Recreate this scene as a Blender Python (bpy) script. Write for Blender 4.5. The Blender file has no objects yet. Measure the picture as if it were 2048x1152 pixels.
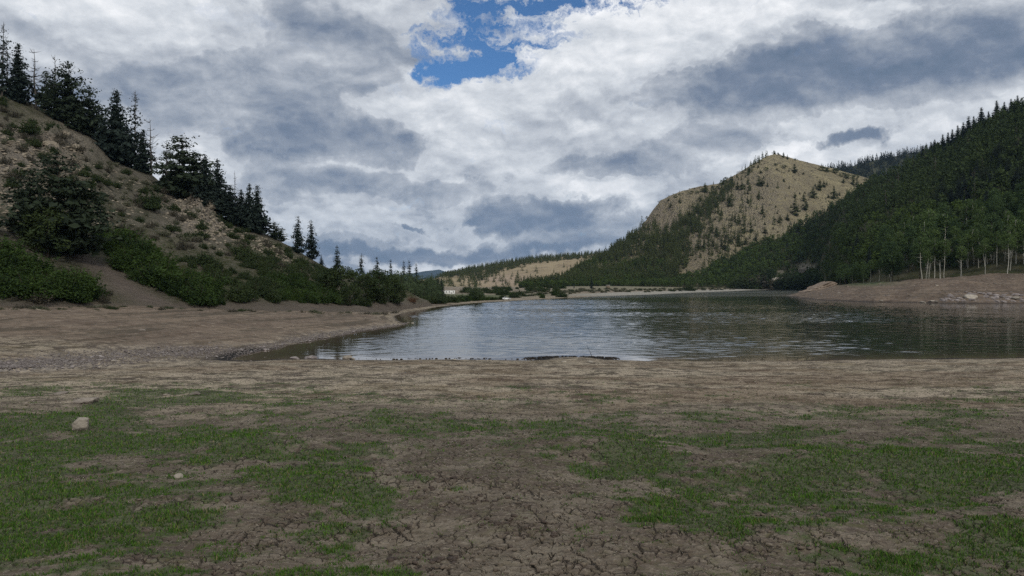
import bpy, math, random
import numpy as np
R = math.radians
F = 1607.0; YH = 568.0; CX = 1024.0; H = 5.0
scene = bpy.context.scene
col = scene.collection
rng = np.random.default_rng(7)
random.seed(5)

# ------------------------------------------------------------ numpy noise
def _hash(ix, iy, seed):
    n = (ix.astype(np.int64) * 374761393 + iy.astype(np.int64) * 668265263 + seed * 974711) & 0x7fffffff
    n = ((n ^ (n >> 13)) * 1274126177) & 0x7fffffff
    n = ((n ^ (n >> 15)) * 2246822519) & 0x7fffffff
    return ((n ^ (n >> 16)) & 0xffffff) / float(0xffffff)
def vnoise(x, y, seed=0):
    x = np.asarray(x, float); y = np.asarray(y, float)
    ix = np.floor(x); iy = np.floor(y); fx = x - ix; fy = y - iy
    fx = fx * fx * (3 - 2 * fx); fy = fy * fy * (3 - 2 * fy)
    a = _hash(ix, iy, seed); b = _hash(ix + 1, iy, seed); c = _hash(ix, iy + 1, seed); d = _hash(ix + 1, iy + 1, seed)
    return (a * (1 - fx) + b * fx) * (1 - fy) + (c * (1 - fx) + d * fx) * fy
def fbm(x, y, seed=0, octv=5, gain=0.5):
    s = 0; a = 1; t = 0
    for k in range(octv):
        s = s + a * (vnoise(x * 2 ** k + 17.3 * k, y * 2 ** k - 9.1 * k, seed + k) - 0.5) * 2
        t += a; a *= gain
    return s / t          # about -1..1
def sstep(x, a, b):
    t = np.clip((np.asarray(x, float) - a) / (b - a), 0, 1); return t * t * (3 - 2 * t)

# ------------------------------------------------------------ projection helpers
def P(px, py, Y): return ((px - CX) / F * Y, Y, H - (py - YH) / F * Y)
def proj(X, Y, Z): return CX + F * X / Y, YH - F * (Z - H) / Y
def W(px, py): Y = H * F / (py - YH); return ((px - CX) / F * Y, Y)

# ------------------------------------------------------------ lake outline (level water line, read off as places on the map)
near = [(478,719),(500,720),(560,717),(640,716.5),(720,718.5),(800,719),(900,717),(980,718),(1062,719),(1075,714.5),(1120,713.5),(1170,713),(1215,715),(1228,718.5),(1300,721),(1400,722),(1560,720),(1700,718),(1850,716),(2048,714)]
right = [(2250,608),(2048,606.5),(1960,607),(1890,606.5),(1800,604.5),(1740,604),(1690,602),(1640,600),(1600,596),(1574,591.5),(1592,587),(1630,582),(1655,579.5)]
far = [(1600,579),(1560,579.5),(1500,580.5),(1458,582.5),(1400,584.5),(1300,589),(1200,592.5),(1100,597.5),(1040,600.5),(1000,603),(950,606),(905,611),(880,613.5),(855,618),(815,625),(792,632),(797,641),(818,647.5),(790,654),(745,660),(700,668),(660,676),(620,684),(585,689),(560,696),(520,704),(492,711)]
LAKE = [W(*p) for p in near] + [(95,64),(160,95),(185,140),(178,185)] + [W(*p) for p in right[0:]] + [W(*p) for p in far]
LA = np.array(LAKE)
def lakedist(X, Y):
    X = np.asarray(X, float).ravel(); Y = np.asarray(Y, float).ravel()
    d2 = np.full(X.shape, 1e18); ins = np.zeros(X.shape, bool)
    n = len(LA)
    for i in range(n):
        a = LA[i]; b = LA[(i + 1) % n]; ab = b - a
        t = np.clip(((X - a[0]) * ab[0] + (Y - a[1]) * ab[1]) / (ab @ ab), 0, 1)
        d2 = np.minimum(d2, (X - a[0] - t * ab[0]) ** 2 + (Y - a[1] - t * ab[1]) ** 2)
        c = ((a[1] > Y) != (b[1] > Y))
        with np.errstate(divide='ignore', invalid='ignore'):
            xi = (b[0] - a[0]) * (Y - a[1]) / (b[1] - a[1]) + a[0]
        ins ^= c & (X < xi)
    d = np.sqrt(d2)
    return np.where(ins, -d, d)

def ground_z(X, Y, detail=True):
    X = np.asarray(X, float); sh = X.shape; X = X.ravel(); Y = np.asarray(Y, float).ravel()
    d = lakedist(X, Y)
    dd = d + 0.45 * fbm(X * .5, Y * .5, 3, 3) * sstep(Y, 20, 50) * (1 - sstep(Y, 120, 160)) * (1 - sstep(np.abs(d), 6, 14))
    dd = dd + 1.3 * fbm(X * .12, Y * .12, 8, 4) * sstep(Y, 140, 220) * (1 - sstep(np.abs(d), 10, 30))
    px = CX + F * X / np.maximum(Y, 1)
    farw = sstep(Y, 118, 150)
    # slope of the shore
    sf = np.interp(px, [700, 820, 1000, 1120, 1240, 1440, 1560, 2600], [.03, .02, .014, .035, .05, .035, .02, .02])
    rb = farw * sstep(px, 1560, 1600) * (1 - sstep(Y, 420 , 520)) * sstep(Y, 170, 200)
    s = .0685 * (1 - farw) + sf * farw
    s = s * (1 - rb) + .26 * rb
    cap = 20 * (1 - farw) + np.interp(px, [780, 820, 900, 1000, 1080, 1140], [3.0, 2.2, 1.6, 1.2, 2.2, 3.9]) * farw
    capr = np.interp(px, [1560, 1600, 1660, 1760, 1900, 2060, 2500], [1.5, 4.0, 8.5, 8.8, 9.5, 10.5, 12])
    cap = cap * (1 - rb) + capr * rb
    land = cap * (1 - np.exp(-np.maximum(dd, 0) * s / cap))
    z = np.where(dd > 0, land, np.maximum(dd * .07, -2.5))
    if detail:
        near_ = (1 - sstep(Y, 60, 120)) * sstep(d, 1, 9)
        z = z + near_ * (.11 * fbm(X * .32, Y * .32, 21, 3) + .035 * fbm(X * 1.7, Y * 1.7, 22, 4))
        # low bare mounds on the drying flat
        for (mx, my, rx, ry, a) in ((-3.6, 11.6, 1.5, .9, .14), (.8, 11.2, 1.3, .8, .12), (3.4, 10.4, 1.6, .9, .13), (2.2, 6.6, 1.0, .5, .07), (4.0, 7.2, 1.2, .6, .09), (-1.6, 9.0, .9, .5, .06), (-.8, 6.2, .9, .7, -.06)):
            z = z + a * np.exp(-((X - mx) / rx) ** 2 - ((Y - my) / ry) ** 2)
        # the left beach keeps the terraces of old water levels
        lb = sstep(-X, 12, 20) * sstep(Y, 50, 62) * (1 - sstep(Y, 110, 135)) * sstep(d, 1, 4)
        zz = z + .15 * fbm(X * .07, Y * .07, 5, 2)
        z = z + lb * (.17 * (np.abs(((zz / .42) % 1) - .5) * 2 - .5) + .06 * fbm(X * .9, Y * .9, 9, 4))
        z = z + rb * sstep(d, 1, 6) * (.7 * fbm(X * .16, Y * .16, 11, 5) + .25 * fbm(X * .8, Y * .8, 15, 3) + .25 * (np.abs(((z / 1.7) % 1) - .5) - .25))
        fl = farw * (1 - rb) * sstep(d, 3, 25)
        z = z + fl * .25 * fbm(X * .05, Y * .05, 31, 4)
    return z.reshape(sh)

def gz(x, y): return float(ground_z(np.array([x]), np.array([y]))[0])
def on_ground(px, py):
    Ys = np.concatenate([np.linspace(4, 80, 400), np.linspace(80.5, 900, 900)])
    Xs = (px - CX) / F * Ys; zs = ground_z(Xs, Ys); q = YH - F * (zs - H) / Ys
    idx = np.where(q <= py)[0]
    i = idx[0] if len(idx) else int(np.argmin(np.abs(q - py)))
    return Xs[i], Ys[i], zs[i]

# ------------------------------------------------------------ mesh helpers
def mk_mesh(name, V, Fa, smooth=False, mats=(), midx=None):
    """V (n,3), Fa (m,k) all faces of k corners"""
    V = np.asarray(V, np.float32); Fa = np.asarray(Fa, np.int32)
    me = bpy.data.meshes.new(name)
    me.vertices.add(len(V)); me.vertices.foreach_set('co', V.ravel())
    m, k = Fa.shape
    me.loops.add(m * k); me.loops.foreach_set('vertex_index', Fa.ravel())
    me.polygons.add(m); me.polygons.foreach_set('loop_start', np.arange(m, dtype=np.int32) * k)
    me.polygons.foreach_set('loop_total', np.full(m, k, np.int32))
    if smooth: me.polygons.foreach_set('use_smooth', np.ones(m, bool))
    for mt in mats: me.materials.append(mt)
    if midx is not None: me.polygons.foreach_set('material_index', np.asarray(midx, np.int32))
    me.update(calc_edges=True)
    return me
def link(name, me, parent=None, loc=None):
    o = bpy.data.objects.new(name, me); col.objects.link(o)
    if parent is not None: o.parent = parent
    if loc is not None: o.location = loc
    return o
def tag(o, label=None, cat=None, group=None, kind=None):
    if label: o['label'] = label
    if cat: o['category'] = cat
    if group: o['group'] = group
    if kind: o['kind'] = kind
    return o
def grid_faces(nr, nc):
    i = np.arange(nr - 1)[:, None] * nc + np.arange(nc - 1)[None, :]
    return np.stack([i, i + 1, i + nc + 1, i + nc], -1).reshape(-1, 4)
def tube(pts, rad, n=6):
    """tapered tube through pts -> V, quads"""
    pts = np.asarray(pts, float); V = []
    for i, p in enumerate(pts):
        d = pts[min(i + 1, len(pts) - 1)] - pts[max(i - 1, 0)]; d = d / (np.linalg.norm(d) + 1e-9)
        a = np.cross(d, [0.31, .95, 0.02]); a /= np.linalg.norm(a) + 1e-9; b = np.cross(d, a)
        for k in range(n):
            t = 2 * math.pi * k / n; V.append(p + rad[i] * (a * math.cos(t) + b * math.sin(t)))
    Fa = []
    for i in range(len(pts) - 1):
        for k in range(n):
            k2 = (k + 1) % n; Fa.append((i * n + k, i * n + k2, (i + 1) * n + k2, (i + 1) * n + k))
    return np.array(V), np.array(Fa)
def join(parts):
    Vs = []; Fs = []; o = 0
    for V, Fa in parts:
        Vs.append(V); Fs.append(np.asarray(Fa) + o); o += len(V)
    return np.concatenate(Vs), np.concatenate(Fs)
def leaves(pts, size, r, flat=1.0, elong=1.0):
    """one small quad per point, random orientation"""
    n = len(pts)
    a = r.normal(size=(n, 3)); a[:, 2] *= flat; a /= np.linalg.norm(a, axis=1)[:, None] + 1e-9
    b = r.normal(size=(n, 3)); b -= (b * a).sum(1)[:, None] * a; b /= np.linalg.norm(b, axis=1)[:, None] + 1e-9
    s = (np.asarray(size) * r.uniform(.6, 1.3, n))[:, None]
    a = a * s * elong; b = b * s * .62
    V = np.stack([pts - a, pts + b * .9, pts + a, pts - b], 1).reshape(-1, 3)
    Fa = np.arange(n * 4).reshape(n, 4)
    return V, Fa

# ------------------------------------------------------------ materials
class NT:
    def __init__(s, tree): s.t = tree; s.n = tree.nodes; s.l = tree.links
    def node(s, typ, **kw):
        nd = s.n.new(typ)
        for k, v in kw.items():
            if k.startswith('i_'):
                key = k[2:]; key = int(key) if key.isdigit() else key.replace('_', ' ')
                s.set(nd.inputs[key], v)
            else: setattr(nd, k, v)
        return nd
    def set(s, inp, v):
        if isinstance(v, bpy.types.NodeSocket): s.l.new(v, inp)
        else: inp.default_value = v
    def math(s, op, a, b=None, c=None, clamp=False):
        nd = s.n.new('ShaderNodeMath'); nd.operation = op; nd.use_clamp = clamp
        s.set(nd.inputs[0], a)
        if b is not None: s.set(nd.inputs[1], b)
        if c is not None: s.set(nd.inputs[2], c)
        return nd.outputs[0]
    def vmath(s, op, a, b=None, scale=None):
        nd = s.n.new('ShaderNodeVectorMath'); nd.operation = op
        s.set(nd.inputs[0], a)
        if b is not None: s.set(nd.inputs[1], b)
        if scale is not None: s.set(nd.inputs['Scale'], scale)
        return nd.outputs['Value'] if op in ('LENGTH', 'DISTANCE', 'DOT_PRODUCT') else nd.outputs[0]
    def mix(s, f, a, b, blend='MIX'):
        nd = s.n.new('ShaderNodeMix'); nd.data_type = 'RGBA'; nd.blend_type = blend
        s.set(nd.inputs[0], f); s.set(nd.inputs[6], c4(a)); s.set(nd.inputs[7], c4(b)); return nd.outputs[2]
    def noise(s, vec, scale, detail=4, rough=.55, dist=0, dim='3D'):
        nd = s.n.new('ShaderNodeTexNoise'); nd.noise_dimensions = dim
        if vec is not None: s.l.new(vec, nd.inputs['Vector'])
        nd.inputs['Scale'].default_value = scale; nd.inputs['Detail'].default_value = detail
        nd.inputs['Roughness'].default_value = rough; nd.inputs['Distortion'].default_value = dist
        return nd.outputs[0], nd.outputs[1]
    def rng(s, v, a, b, c=0.0, d=1.0, smooth=True):
        nd = s.n.new('ShaderNodeMapRange'); nd.interpolation_type = 'SMOOTHSTEP' if smooth else 'LINEAR'
        s.set(nd.inputs[0], v)
        for i, q in enumerate((a, b, c, d)): s.set(nd.inputs[i + 1], q)
        return nd.outputs[0]
def c4(c): return (*c, 1.0) if isinstance(c, tuple) and len(c) == 3 else c
def new_mat(name, rough=.9, spec=.2):
    m = bpy.data.materials.new(name); m.use_nodes = True
    t = NT(m.node_tree); b = t.n['Principled BSDF']; b.inputs['Roughness'].default_value = rough
    b.inputs['Specular IOR Level'].default_value = spec
    return m, t, b
def foliage_mat(name, c1, c2, c3=None, scale=.6, trans=.25):
    m, t, b = new_mat(name, .75, .15)
    oi = t.node('ShaderNodeObjectInfo'); tc = t.node('ShaderNodeTexCoord')
    geo = t.node('ShaderNodeNewGeometry')
    n1, _ = t.noise(geo.outputs['Position'], scale, 4, .65)
    f = t.math('ADD', t.math('MULTIPLY', t.rng(n1, .38, .62), .6), t.math('MULTIPLY', oi.outputs['Random'], .5))
    cc = t.mix(f, c1, c2)
    n2, _ = t.noise(geo.outputs['Position'], scale * 9, 2, .5)
    cc = t.mix(t.rng(n2, .55, .8, 0, .55), cc, c3 or c2)
    t.set(b.inputs['Base Color'], cc)
    if trans:
        tr = t.node('ShaderNodeBsdfTranslucent'); t.set(tr.inputs[0], cc)
        mx = t.node('ShaderNodeMixShader'); mx.inputs[0].default_value = trans
        t.l.new(b.outputs[0], mx.inputs[1]); t.l.new(tr.outputs[0], mx.inputs[2])
        t.l.new(mx.outputs[0], t.n['Material Output'].inputs[0])
    return m
M = {}
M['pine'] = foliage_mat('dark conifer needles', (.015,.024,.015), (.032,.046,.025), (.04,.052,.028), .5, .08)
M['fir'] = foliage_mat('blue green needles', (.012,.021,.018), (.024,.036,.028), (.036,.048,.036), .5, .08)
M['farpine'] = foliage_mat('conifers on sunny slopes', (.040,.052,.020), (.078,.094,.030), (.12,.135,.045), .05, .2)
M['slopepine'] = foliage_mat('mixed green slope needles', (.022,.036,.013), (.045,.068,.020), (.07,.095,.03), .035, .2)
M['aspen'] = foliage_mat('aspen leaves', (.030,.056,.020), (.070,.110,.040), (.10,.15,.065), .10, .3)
M['aspenlight'] = foliage_mat('sunlit aspen leaves', (.052,.088,.026), (.098,.145,.045), (.16,.21,.085), .15, .35)  # lighter yellow-green leaf tone for the pale-trunked aspens
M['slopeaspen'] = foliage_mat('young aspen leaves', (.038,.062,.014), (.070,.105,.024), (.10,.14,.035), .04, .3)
M['willow'] = foliage_mat('willow leaves', (.013,.028,.008), (.048,.082,.018), (.075,.115,.028), .25, .3)
M['darkbush'] = foliage_mat('dark brush leaves', (.022,.038,.014), (.042,.060,.020), (.065,.08,.03), .3, .2)
M['greybush'] = foliage_mat('grey brush twigs', (.050,.047,.034), (.075,.068,.048), (.10,.09,.065), .5, .1)
M['sage'] = foliage_mat('sagebrush leaves', (.085,.090,.058), (.13,.13,.085), (.17,.165,.11), .4, .1)
M['cotton'] = foliage_mat('cottonwood leaves', (.045,.068,.032), (.075,.105,.05), (.11,.14,.075), .2, .25)
M['rust'] = foliage_mat('rusty bush leaves', (.09,.05,.03), (.12,.07,.04), (.15,.09,.05), .4, .1)

def bark_mat(name, c1, c2, sc=3.0, patch=None):
    m, t, b = new_mat(name, .9, .15)
    tc = t.node('ShaderNodeTexCoord')
    mp = t.node('ShaderNodeMapping'); t.l.new(tc.outputs['Object'], mp.inputs[0]); mp.inputs['Scale'].default_value = (1, 1, .35)
    n, _ = t.noise(mp.outputs[0], sc, 5, .6)
    cc = t.mix(t.rng(n, .35, .65), c1, c2)
    if patch:
        n2, _ = t.noise(tc.outputs['Object'], 1.6, 4, .7)
        cc = t.mix(t.rng(n2, .56, .66), cc, patch)
    t.set(b.inputs['Base Color'], cc)
    return m
M['bark'] = bark_mat('conifer bark', (.035,.028,.022), (.075,.058,.045))
M['snagwood'] = bark_mat('weathered grey dead wood', (.05,.045,.04), (.13,.115,.10))
M['aspenbark'] = bark_mat('pale aspen bark', (.34,.33,.28), (.50,.49,.43), 3, (.09,.08,.065))
M['palewood'] = bark_mat('bleached driftwood', (.22,.19,.15), (.34,.30,.24))
M['wetwood'] = bark_mat('wet dark stick', (.015,.013,.011), (.035,.03,.025))

def rock_mat(name, c1, c2, c3, sc=1.5):
    m, t, b = new_mat(name, .92, .2)
    tc = t.node('ShaderNodeTexCoord'); oi = t.node('ShaderNodeObjectInfo'); geo = t.node('ShaderNodeNewGeometry')
    n, _ = t.noise(geo.outputs['Position'], sc, 7, .65)
    n2, _ = t.noise(geo.outputs['Position'], sc * 6, 5, .6)
    cc = t.mix(t.rng(n, .35, .65), c1, c2); cc = t.mix(t.rng(n2, .5, .7, 0, .8), cc, c3)
    f = t.math('ADD', t.math('MULTIPLY', oi.outputs['Random'], .6), .7)
    vm = t.vmath('SCALE', cc, scale=f)
    t.set(b.inputs['Base Color'], vm)
    bp = t.node('ShaderNodeBump'); bp.inputs['Strength'].default_value = .6; bp.inputs['Distance'].default_value = .05
    t.l.new(n2, bp.inputs['Height']); t.l.new(bp.outputs[0], b.inputs['Normal'])
    return m
M['rock'] = rock_mat('grey brown field stone', (.16,.135,.115), (.24,.21,.175), (.11,.09,.075), 4)
M['purplerock'] = rock_mat('mauve grey beach stone', (.15,.125,.12), (.26,.235,.22), (.11,.09,.085), 3)
M['palerock'] = rock_mat('pale weathered stone', (.24,.21,.175), (.36,.325,.27), (.16,.14,.115), 1)
M['pinkrock'] = rock_mat('pinkish sandstone', (.16,.122,.096), (.25,.20,.155), (.09,.068,.052), .7)
M['tanrock'] = rock_mat('tan crag rock', (.17,.145,.11), (.25,.215,.165), (.12,.10,.078), .8)

# ------------------------------------------------------------ ground sheet
cols_in = np.arange(-260, 2312, 3.2)
cols = np.concatenate([np.linspace(-6500, -300, 60), cols_in, np.linspace(2350, 8500, 60)])
rows = np.concatenate([np.geomspace(1.2, 3.6, 14, endpoint=False), np.geomspace(3.6, 62, 470, endpoint=False), np.geomspace(62, 900, 330, endpoint=False), np.geomspace(900, 14000, 30)])
GX = (cols[None, :] - CX) / F * rows[:, None]; GY = np.repeat(rows[:, None], len(cols), 1)
GZ = ground_z(GX, GY)
GZ[0, :] = GZ[0, :]
def grass_mask(X, Y):
    n = fbm(X * .45, Y * .45, 41, 4, .55); n2 = fbm(X * 2.1, Y * 2.1, 47, 4, .6)
    Yg = np.maximum(Y, .1); px = CX + F * X / Yg
    base = 1 - sstep(Y, 12.5, 23 + 2.5 * vnoise(X * .3, Y * 0 + 3, 4))
    left = sstep(-px, -760, -480) * (1 - sstep(Y, 18, 34))
    n3 = fbm(X * 5.5, Y * 5.5, 49, 3, .6)
    nbig = fbm(X * .8, Y * .8, 91, 3, .6)
    g = -.24 + .32 * base + .10 * left * base + .30 * n + .50 * nbig + .50 * n2 + .45 * n3
    for (bx, by, rx, ry, a) in PATCH:
        g = g + .8 * a * np.exp(-((px - bx) / rx) ** 2 - ((1607 * (H - 3.35 + .0634 * Y) / Yg + YH - by) / ry) ** 2)
    return sstep(g, -.22, .50) * (1 - sstep(Y, 25, 34))
PATCH = [(120,785,300,16,.6),(420,800,200,14,.5),(750,800,180,10,.35),(330,890,300,40,.5),(560,930,120,30,.35),(250,1060,180,50,.45),(60,1000,130,90,.4),(640,1060,120,60,.4),(1350,893,180,16,.55),(1290,935,110,20,.6),(1680,935,130,25,.35),
         (1980,950,150,35,.6),(1980,1060,90,45,.45),(1720,1115,120,30,.5),(1400,1060,110,25,.25),(900,865,160,28,.3),(1600,990,120,30,.25),(230,835,60,6,.5),(620,975,70,20,.3),
         (980,1060,190,110,-.75),(960,950,130,35,-.45),(680,878,110,16,-.9),(1470,922,110,20,-.8),(1700,965,90,20,-.45),(1560,1010,140,25,-.45),(1180,985,110,20,-.4),(1800,1075,160,30,-.55),(500,1030,110,35,-.55),(1350,1120,150,40,-.35),(390,965,120,25,-.35),(160,795,60,16,-.5),(1950,915,60,20,-.5),(1250,1140,120,30,-.4)]
dist = lakedist(GX, GY).reshape(GX.shape)
pxg = CX + F * GX / GY; pyg = YH - F * (GZ - H) / GY
A = np.zeros(GX.shape + (4,), np.float32)
A[..., 0] = grass_mask(GX, GY)
# wet dark mud by the near shore
wetw = np.interp(pxg, [400, 520, 700, 820, 900, 1050, 1240, 1420, 1700, 2048], [3.0, 3.4, 2.4, 2.0, 2.6, 2.6, 1.7, 1.6, 2.4, 3.0])
A[..., 1] = (1 - sstep(dist, wetw * .35, wetw + .5 * fbm(GX * .8, GY * .8, 61, 3))) * (1 - sstep(GY, 60, 66)) + (1 - sstep(dist, .1, .8)) * sstep(GY, 60, 66) * .8
# gravel band on the left beach
gl = np.interp(pxg, [-300, 0, 200, 330, 480, 620, 750, 830], [738, 733, 716, 705, 700, 676, 657, 648])
A[..., 2] = np.exp(-((pyg - gl) / np.interp(pxg, [0, 300, 500, 800], [14, 16, 13, 4])) ** 2) * (GY > 30) * (GY < 120) * (pxg < 840) * sstep(fbm(GX * .3, GY * .3, 71, 4), -.55, .1)
rbm = sstep(pxg, 1560, 1590) * (1 - sstep(GY, 430, 520)) * sstep(GY, 170, 200)
lbm = (1 - sstep(pxg, 800, 850)) * sstep(GY, 54, 60) * (1 - sstep(GY, 120, 140)) * sstep(dist, 1, 4)
A[..., 3] = np.maximum(rbm, .85 * lbm * (1 - A[..., 2]))
B = np.zeros(GX.shape + (4,), np.float32)
B[..., 0] = sstep(GY, 300, 360) * (1 - sstep(dist, 14, 26 + 10 * fbm(GX * .02, GY * .02, 5, 3))) * sstep(pxg, 1050, 1160) * (1 - rbm)   # pale far shore
B[..., 1] = (1 - sstep(GY, 300, 380)) * sstep(GY, 150, 175) * sstep(dist + 4 * fbm(GX * .08, GY * .08, 6, 3), 10, 26) * (1 - rbm) * (1 - sstep(pxg, 1120, 1300))   # green meadow
rg = rbm * np.exp(-((pxg - 1725) / 55) ** 2 - ((pyg - 566) / 5.5) ** 2) * 1.6
B[..., 1] = np.maximum(B[..., 1], np.clip(rg, 0, 1))
B[..., 2] = sstep(GY, 118, 150) * sstep(dist, 30, 50) * (1 - rbm) * sstep(pxg, 1000, 1250)      # sage bank
B[..., 3] = sstep(fbm(GX * .16, GY * .3, 77, 4), .02, .4) * (1 - sstep(GY, 50, 58)) * sstep(GY, 9, 16)   # rusty stains on the flat
me = mk_mesh('ground', np.stack([GX, GY, GZ], -1).reshape(-1, 3), grid_faces(len(rows), len(cols)), True)
for nm, arr in (('mixa', A), ('mixb', B)):
    at = me.attributes.new(nm, 'FLOAT_COLOR', 'POINT'); at.data.foreach_set('color', arr.reshape(-1).astype(np.float32))
ground = tag(link('ground', me), 'drying mud flat and shores around the lake', kind='structure')

def ground_mat():
    m, t, b = new_mat('cracked lake bed', .93, .25)
    geo = t.node('ShaderNodeNewGeometry'); pos = geo.outputs['Position']
    a1 = t.node('ShaderNodeAttribute', attribute_name='mixa'); a2 = t.node('ShaderNodeAttribute', attribute_name='mixb')
    s1 = t.node('ShaderNodeSeparateColor'); t.l.new(a1.outputs['Color'], s1.inputs[0])
    s2 = t.node('ShaderNodeSeparateColor'); t.l.new(a2.outputs['Color'], s2.inputs[0])
    grass, wet, grav, red = s1.outputs[0], s1.outputs[1], s1.outputs[2], a1.outputs['Alpha']
    pale, meadow, sage, rust = s2.outputs[0], s2.outputs[1], s2.outputs[2], a2.outputs['Alpha']
    n1, _ = t.noise(pos, .55, 6, .6); n2, c2 = t.noise(pos, 3.2, 6, .65); n3, _ = t.noise(pos, 22, 4, .65); n4, _ = t.noise(pos, 90, 3, .6)
    # cracks
    warp = t.vmath('SCALE', t.vmath('SUBTRACT', c2, (.5, .5, .5)), scale=.13)
    _, cf = t.noise(pos, 13, 3, .6)
    warp2 = t.vmath('SCALE', t.vmath('SUBTRACT', cf, (.5, .5, .5)), scale=.035)
    wp = t.vmath('ADD', t.vmath('ADD', pos, warp), warp2)
    flat = t.vmath('MULTIPLY', wp, (1, 1, 0.001))
    def vor(scale):
        v = t.node('ShaderNodeTexVoronoi', feature='DISTANCE_TO_EDGE', voronoi_dimensions='2D'); t.l.new(flat, v.inputs['Vector']); v.inputs['Scale'].default_value = scale
        return v.outputs['Distance']
    v1 = vor(4.2); v2 = vor(10)
    amount = t.rng(n1, .38, .62)
    wid1 = t.math('MULTIPLY_ADD', t.rng(n2, .38, .62), .085, .008)
    k1 = t.math('SUBTRACT', 1.0, t.rng(v1, 0.0, wid1))
    wid2 = t.math('MULTIPLY', t.rng(n2, .42, .62), .085)
    k2 = t.math('MULTIPLY', t.math('SUBTRACT', 1.0, t.rng(v2, 0.0, t.math('ADD', wid2, .002))), t.rng(n2, .40, .55))
    crack = t.math('MAXIMUM', t.math('MULTIPLY', k1, t.math('MULTIPLY_ADD', amount, .6, .4)), t.math('MULTIPLY', k2, .8))
    nogr = t.math('MULTIPLY', t.math('SUBTRACT', 1.0, grav), t.math('SUBTRACT', 1.0, red), clamp=True)
    crack = t.math('MULTIPLY', crack, nogr)
    # colours
    n7, _ = t.noise(pos, 1.5, 5, .7)
    mud = t.mix(t.rng(n1, .35, .65), (.082,.061,.045), (.128,.102,.074))  # base mud kept dark, putting cloud shade into its colour
    mud = t.mix(t.rng(n2, .48, .64, 0, .6), mud, (.090,.066,.052))
    mud = t.mix(t.rng(n7, .47, .60, 0, .7), mud, (.195,.163,.122))
    mud = t.mix(t.rng(n3, .52, .64, 0, .75), mud, (.215,.182,.14))
    mud = t.mix(t.rng(n3, .34, .46, .55, 0), mud, (.065,.05,.038))
    sY = t.node('ShaderNodeSeparateXYZ'); t.l.new(pos, sY.inputs[0]); dryz = t.rng(sY.outputs[1], 12, 24)
    n8, _ = t.noise(pos, .9, 6, .75); n9, _ = t.noise(pos, .28, 4, .6)
    mud = t.mix(t.math('MULTIPLY', dryz, t.rng(n8, .44, .54, 0, .85)), mud, (.42,.35,.26))
    mud = t.mix(t.math('MULTIPLY', dryz, t.rng(n8, .37, .46, .8, 0)), mud, (.07,.05,.036))
    mud = t.mix(t.math('MULTIPLY', dryz, t.rng(n9, .52, .66, 0, .5)), mud, (.13,.095,.045))
    mud = t.mix(t.rng(n4, .55, .72, 0, .6), mud, (.07,.055,.042))
    mud = t.mix(t.math('MULTIPLY', rust, t.rng(n3, .35, .6, .15, .6)), mud, (.125,.075,.042))
    # thin dry weed cover
    n5, _ = t.noise(pos, 7, 5, .7)
    thin = t.math('MULTIPLY', t.rng(n5, .47, .63), t.math('SUBTRACT', 1.0, t.rng(n1, .40, .58, 0, .8)))
    mud = t.mix(t.math('MULTIPLY', thin, t.math('MULTIPLY', .8, nogr)), mud, (.075,.075,.030))
    gr = t.mix(t.rng(n3, .4, .65), (.026,.050,.011), (.046,.075,.019))
    gm = t.math('MULTIPLY', t.rng(t.math('ADD', grass, t.math('MULTIPLY', t.math('SUBTRACT', n3, .5), 1.1)),   .30, .75), .62)
    cc = t.mix(gm, mud, gr)
    cc = t.mix(crack, cc, (.022,.017,.013))  # cracks coloured dark, painting in the shade of their depth
    gv = t.node('ShaderNodeTexVoronoi', feature='F1', voronoi_dimensions='2D'); t.l.new(pos, gv.inputs['Vector']); gv.inputs['Scale'].default_value = 4.5
    sv = t.node('ShaderNodeSeparateColor'); t.l.new(gv.outputs['Color'], sv.inputs[0])
    gcol = t.mix(sv.outputs[0], (.12,.10,.092), (.27,.245,.225))
    cc = t.mix(t.math('MULTIPLY', grav, t.rng(n2, .38, .55)), cc, gcol)
    # strand lines left by the falling water
    sz = t.node('ShaderNodeSeparateXYZ'); t.l.new(pos, sz.inputs[0])
    sl = t.vmath('MULTIPLY', pos, (.035, .035, 5.5)); ns, _ = t.noise(sl, 1.0, 4, .7)
    far_ = t.rng(sz.outputs[1], 44, 56)
    cc = t.mix(t.math('MULTIPLY', far_, t.math('MULTIPLY', t.rng(ns, .52, .60), t.math('SUBTRACT', .8, t.math('MULTIPLY', grav, .6)))), cc, (.070,.052,.036))
    cc = t.mix(t.math('MULTIPLY', far_, t.math('MULTIPLY', t.rng(ns, .46, .38), .5)), cc, (.24,.20,.155))
    # beach bank colours
    nb, _ = t.noise(pos, .16, 6, .6); nb2, _ = t.noise(pos, 1.1, 6, .7)
    rc = t.mix(t.rng(nb, .38, .62), (.105,.074,.054), (.165,.122,.088)); rc = t.mix(t.rng(nb2, .54, .64, 0, .8), rc, (.24,.195,.15)); rc = t.mix(t.rng(nb2, .34, .48, .85, 0), rc, (.045,.038,.024)); rc = t.mix(t.math('MULTIPLY', t.rng(ns, .50, .58), .6), rc, (.05,.042,.026))
    cc = t.mix(red, cc, rc)
    pc = t.mix(t.rng(nb2, .35, .65), (.20,.185,.155), (.33,.315,.27))
    cc = t.mix(pale, cc, pc)
    mc = t.mix(t.rng(nb2, .4, .6), (.055,.075,.028), (.10,.105,.05))
    cc = t.mix(t.math('MULTIPLY', meadow, t.rng(nb, .3, .5, .5, 1.0)), cc, mc)
    sc = t.mix(t.rng(nb2, .4, .6), (.12,.11,.068), (.21,.19,.125))
    cc = t.mix(t.math('MULTIPLY', sage, t.math('SUBTRACT', 1.0, pale)), cc, sc)
    cc = t.mix(wet, cc, (.016,.014,.012))
    t.set(b.inputs['Base Color'], cc)
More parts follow.
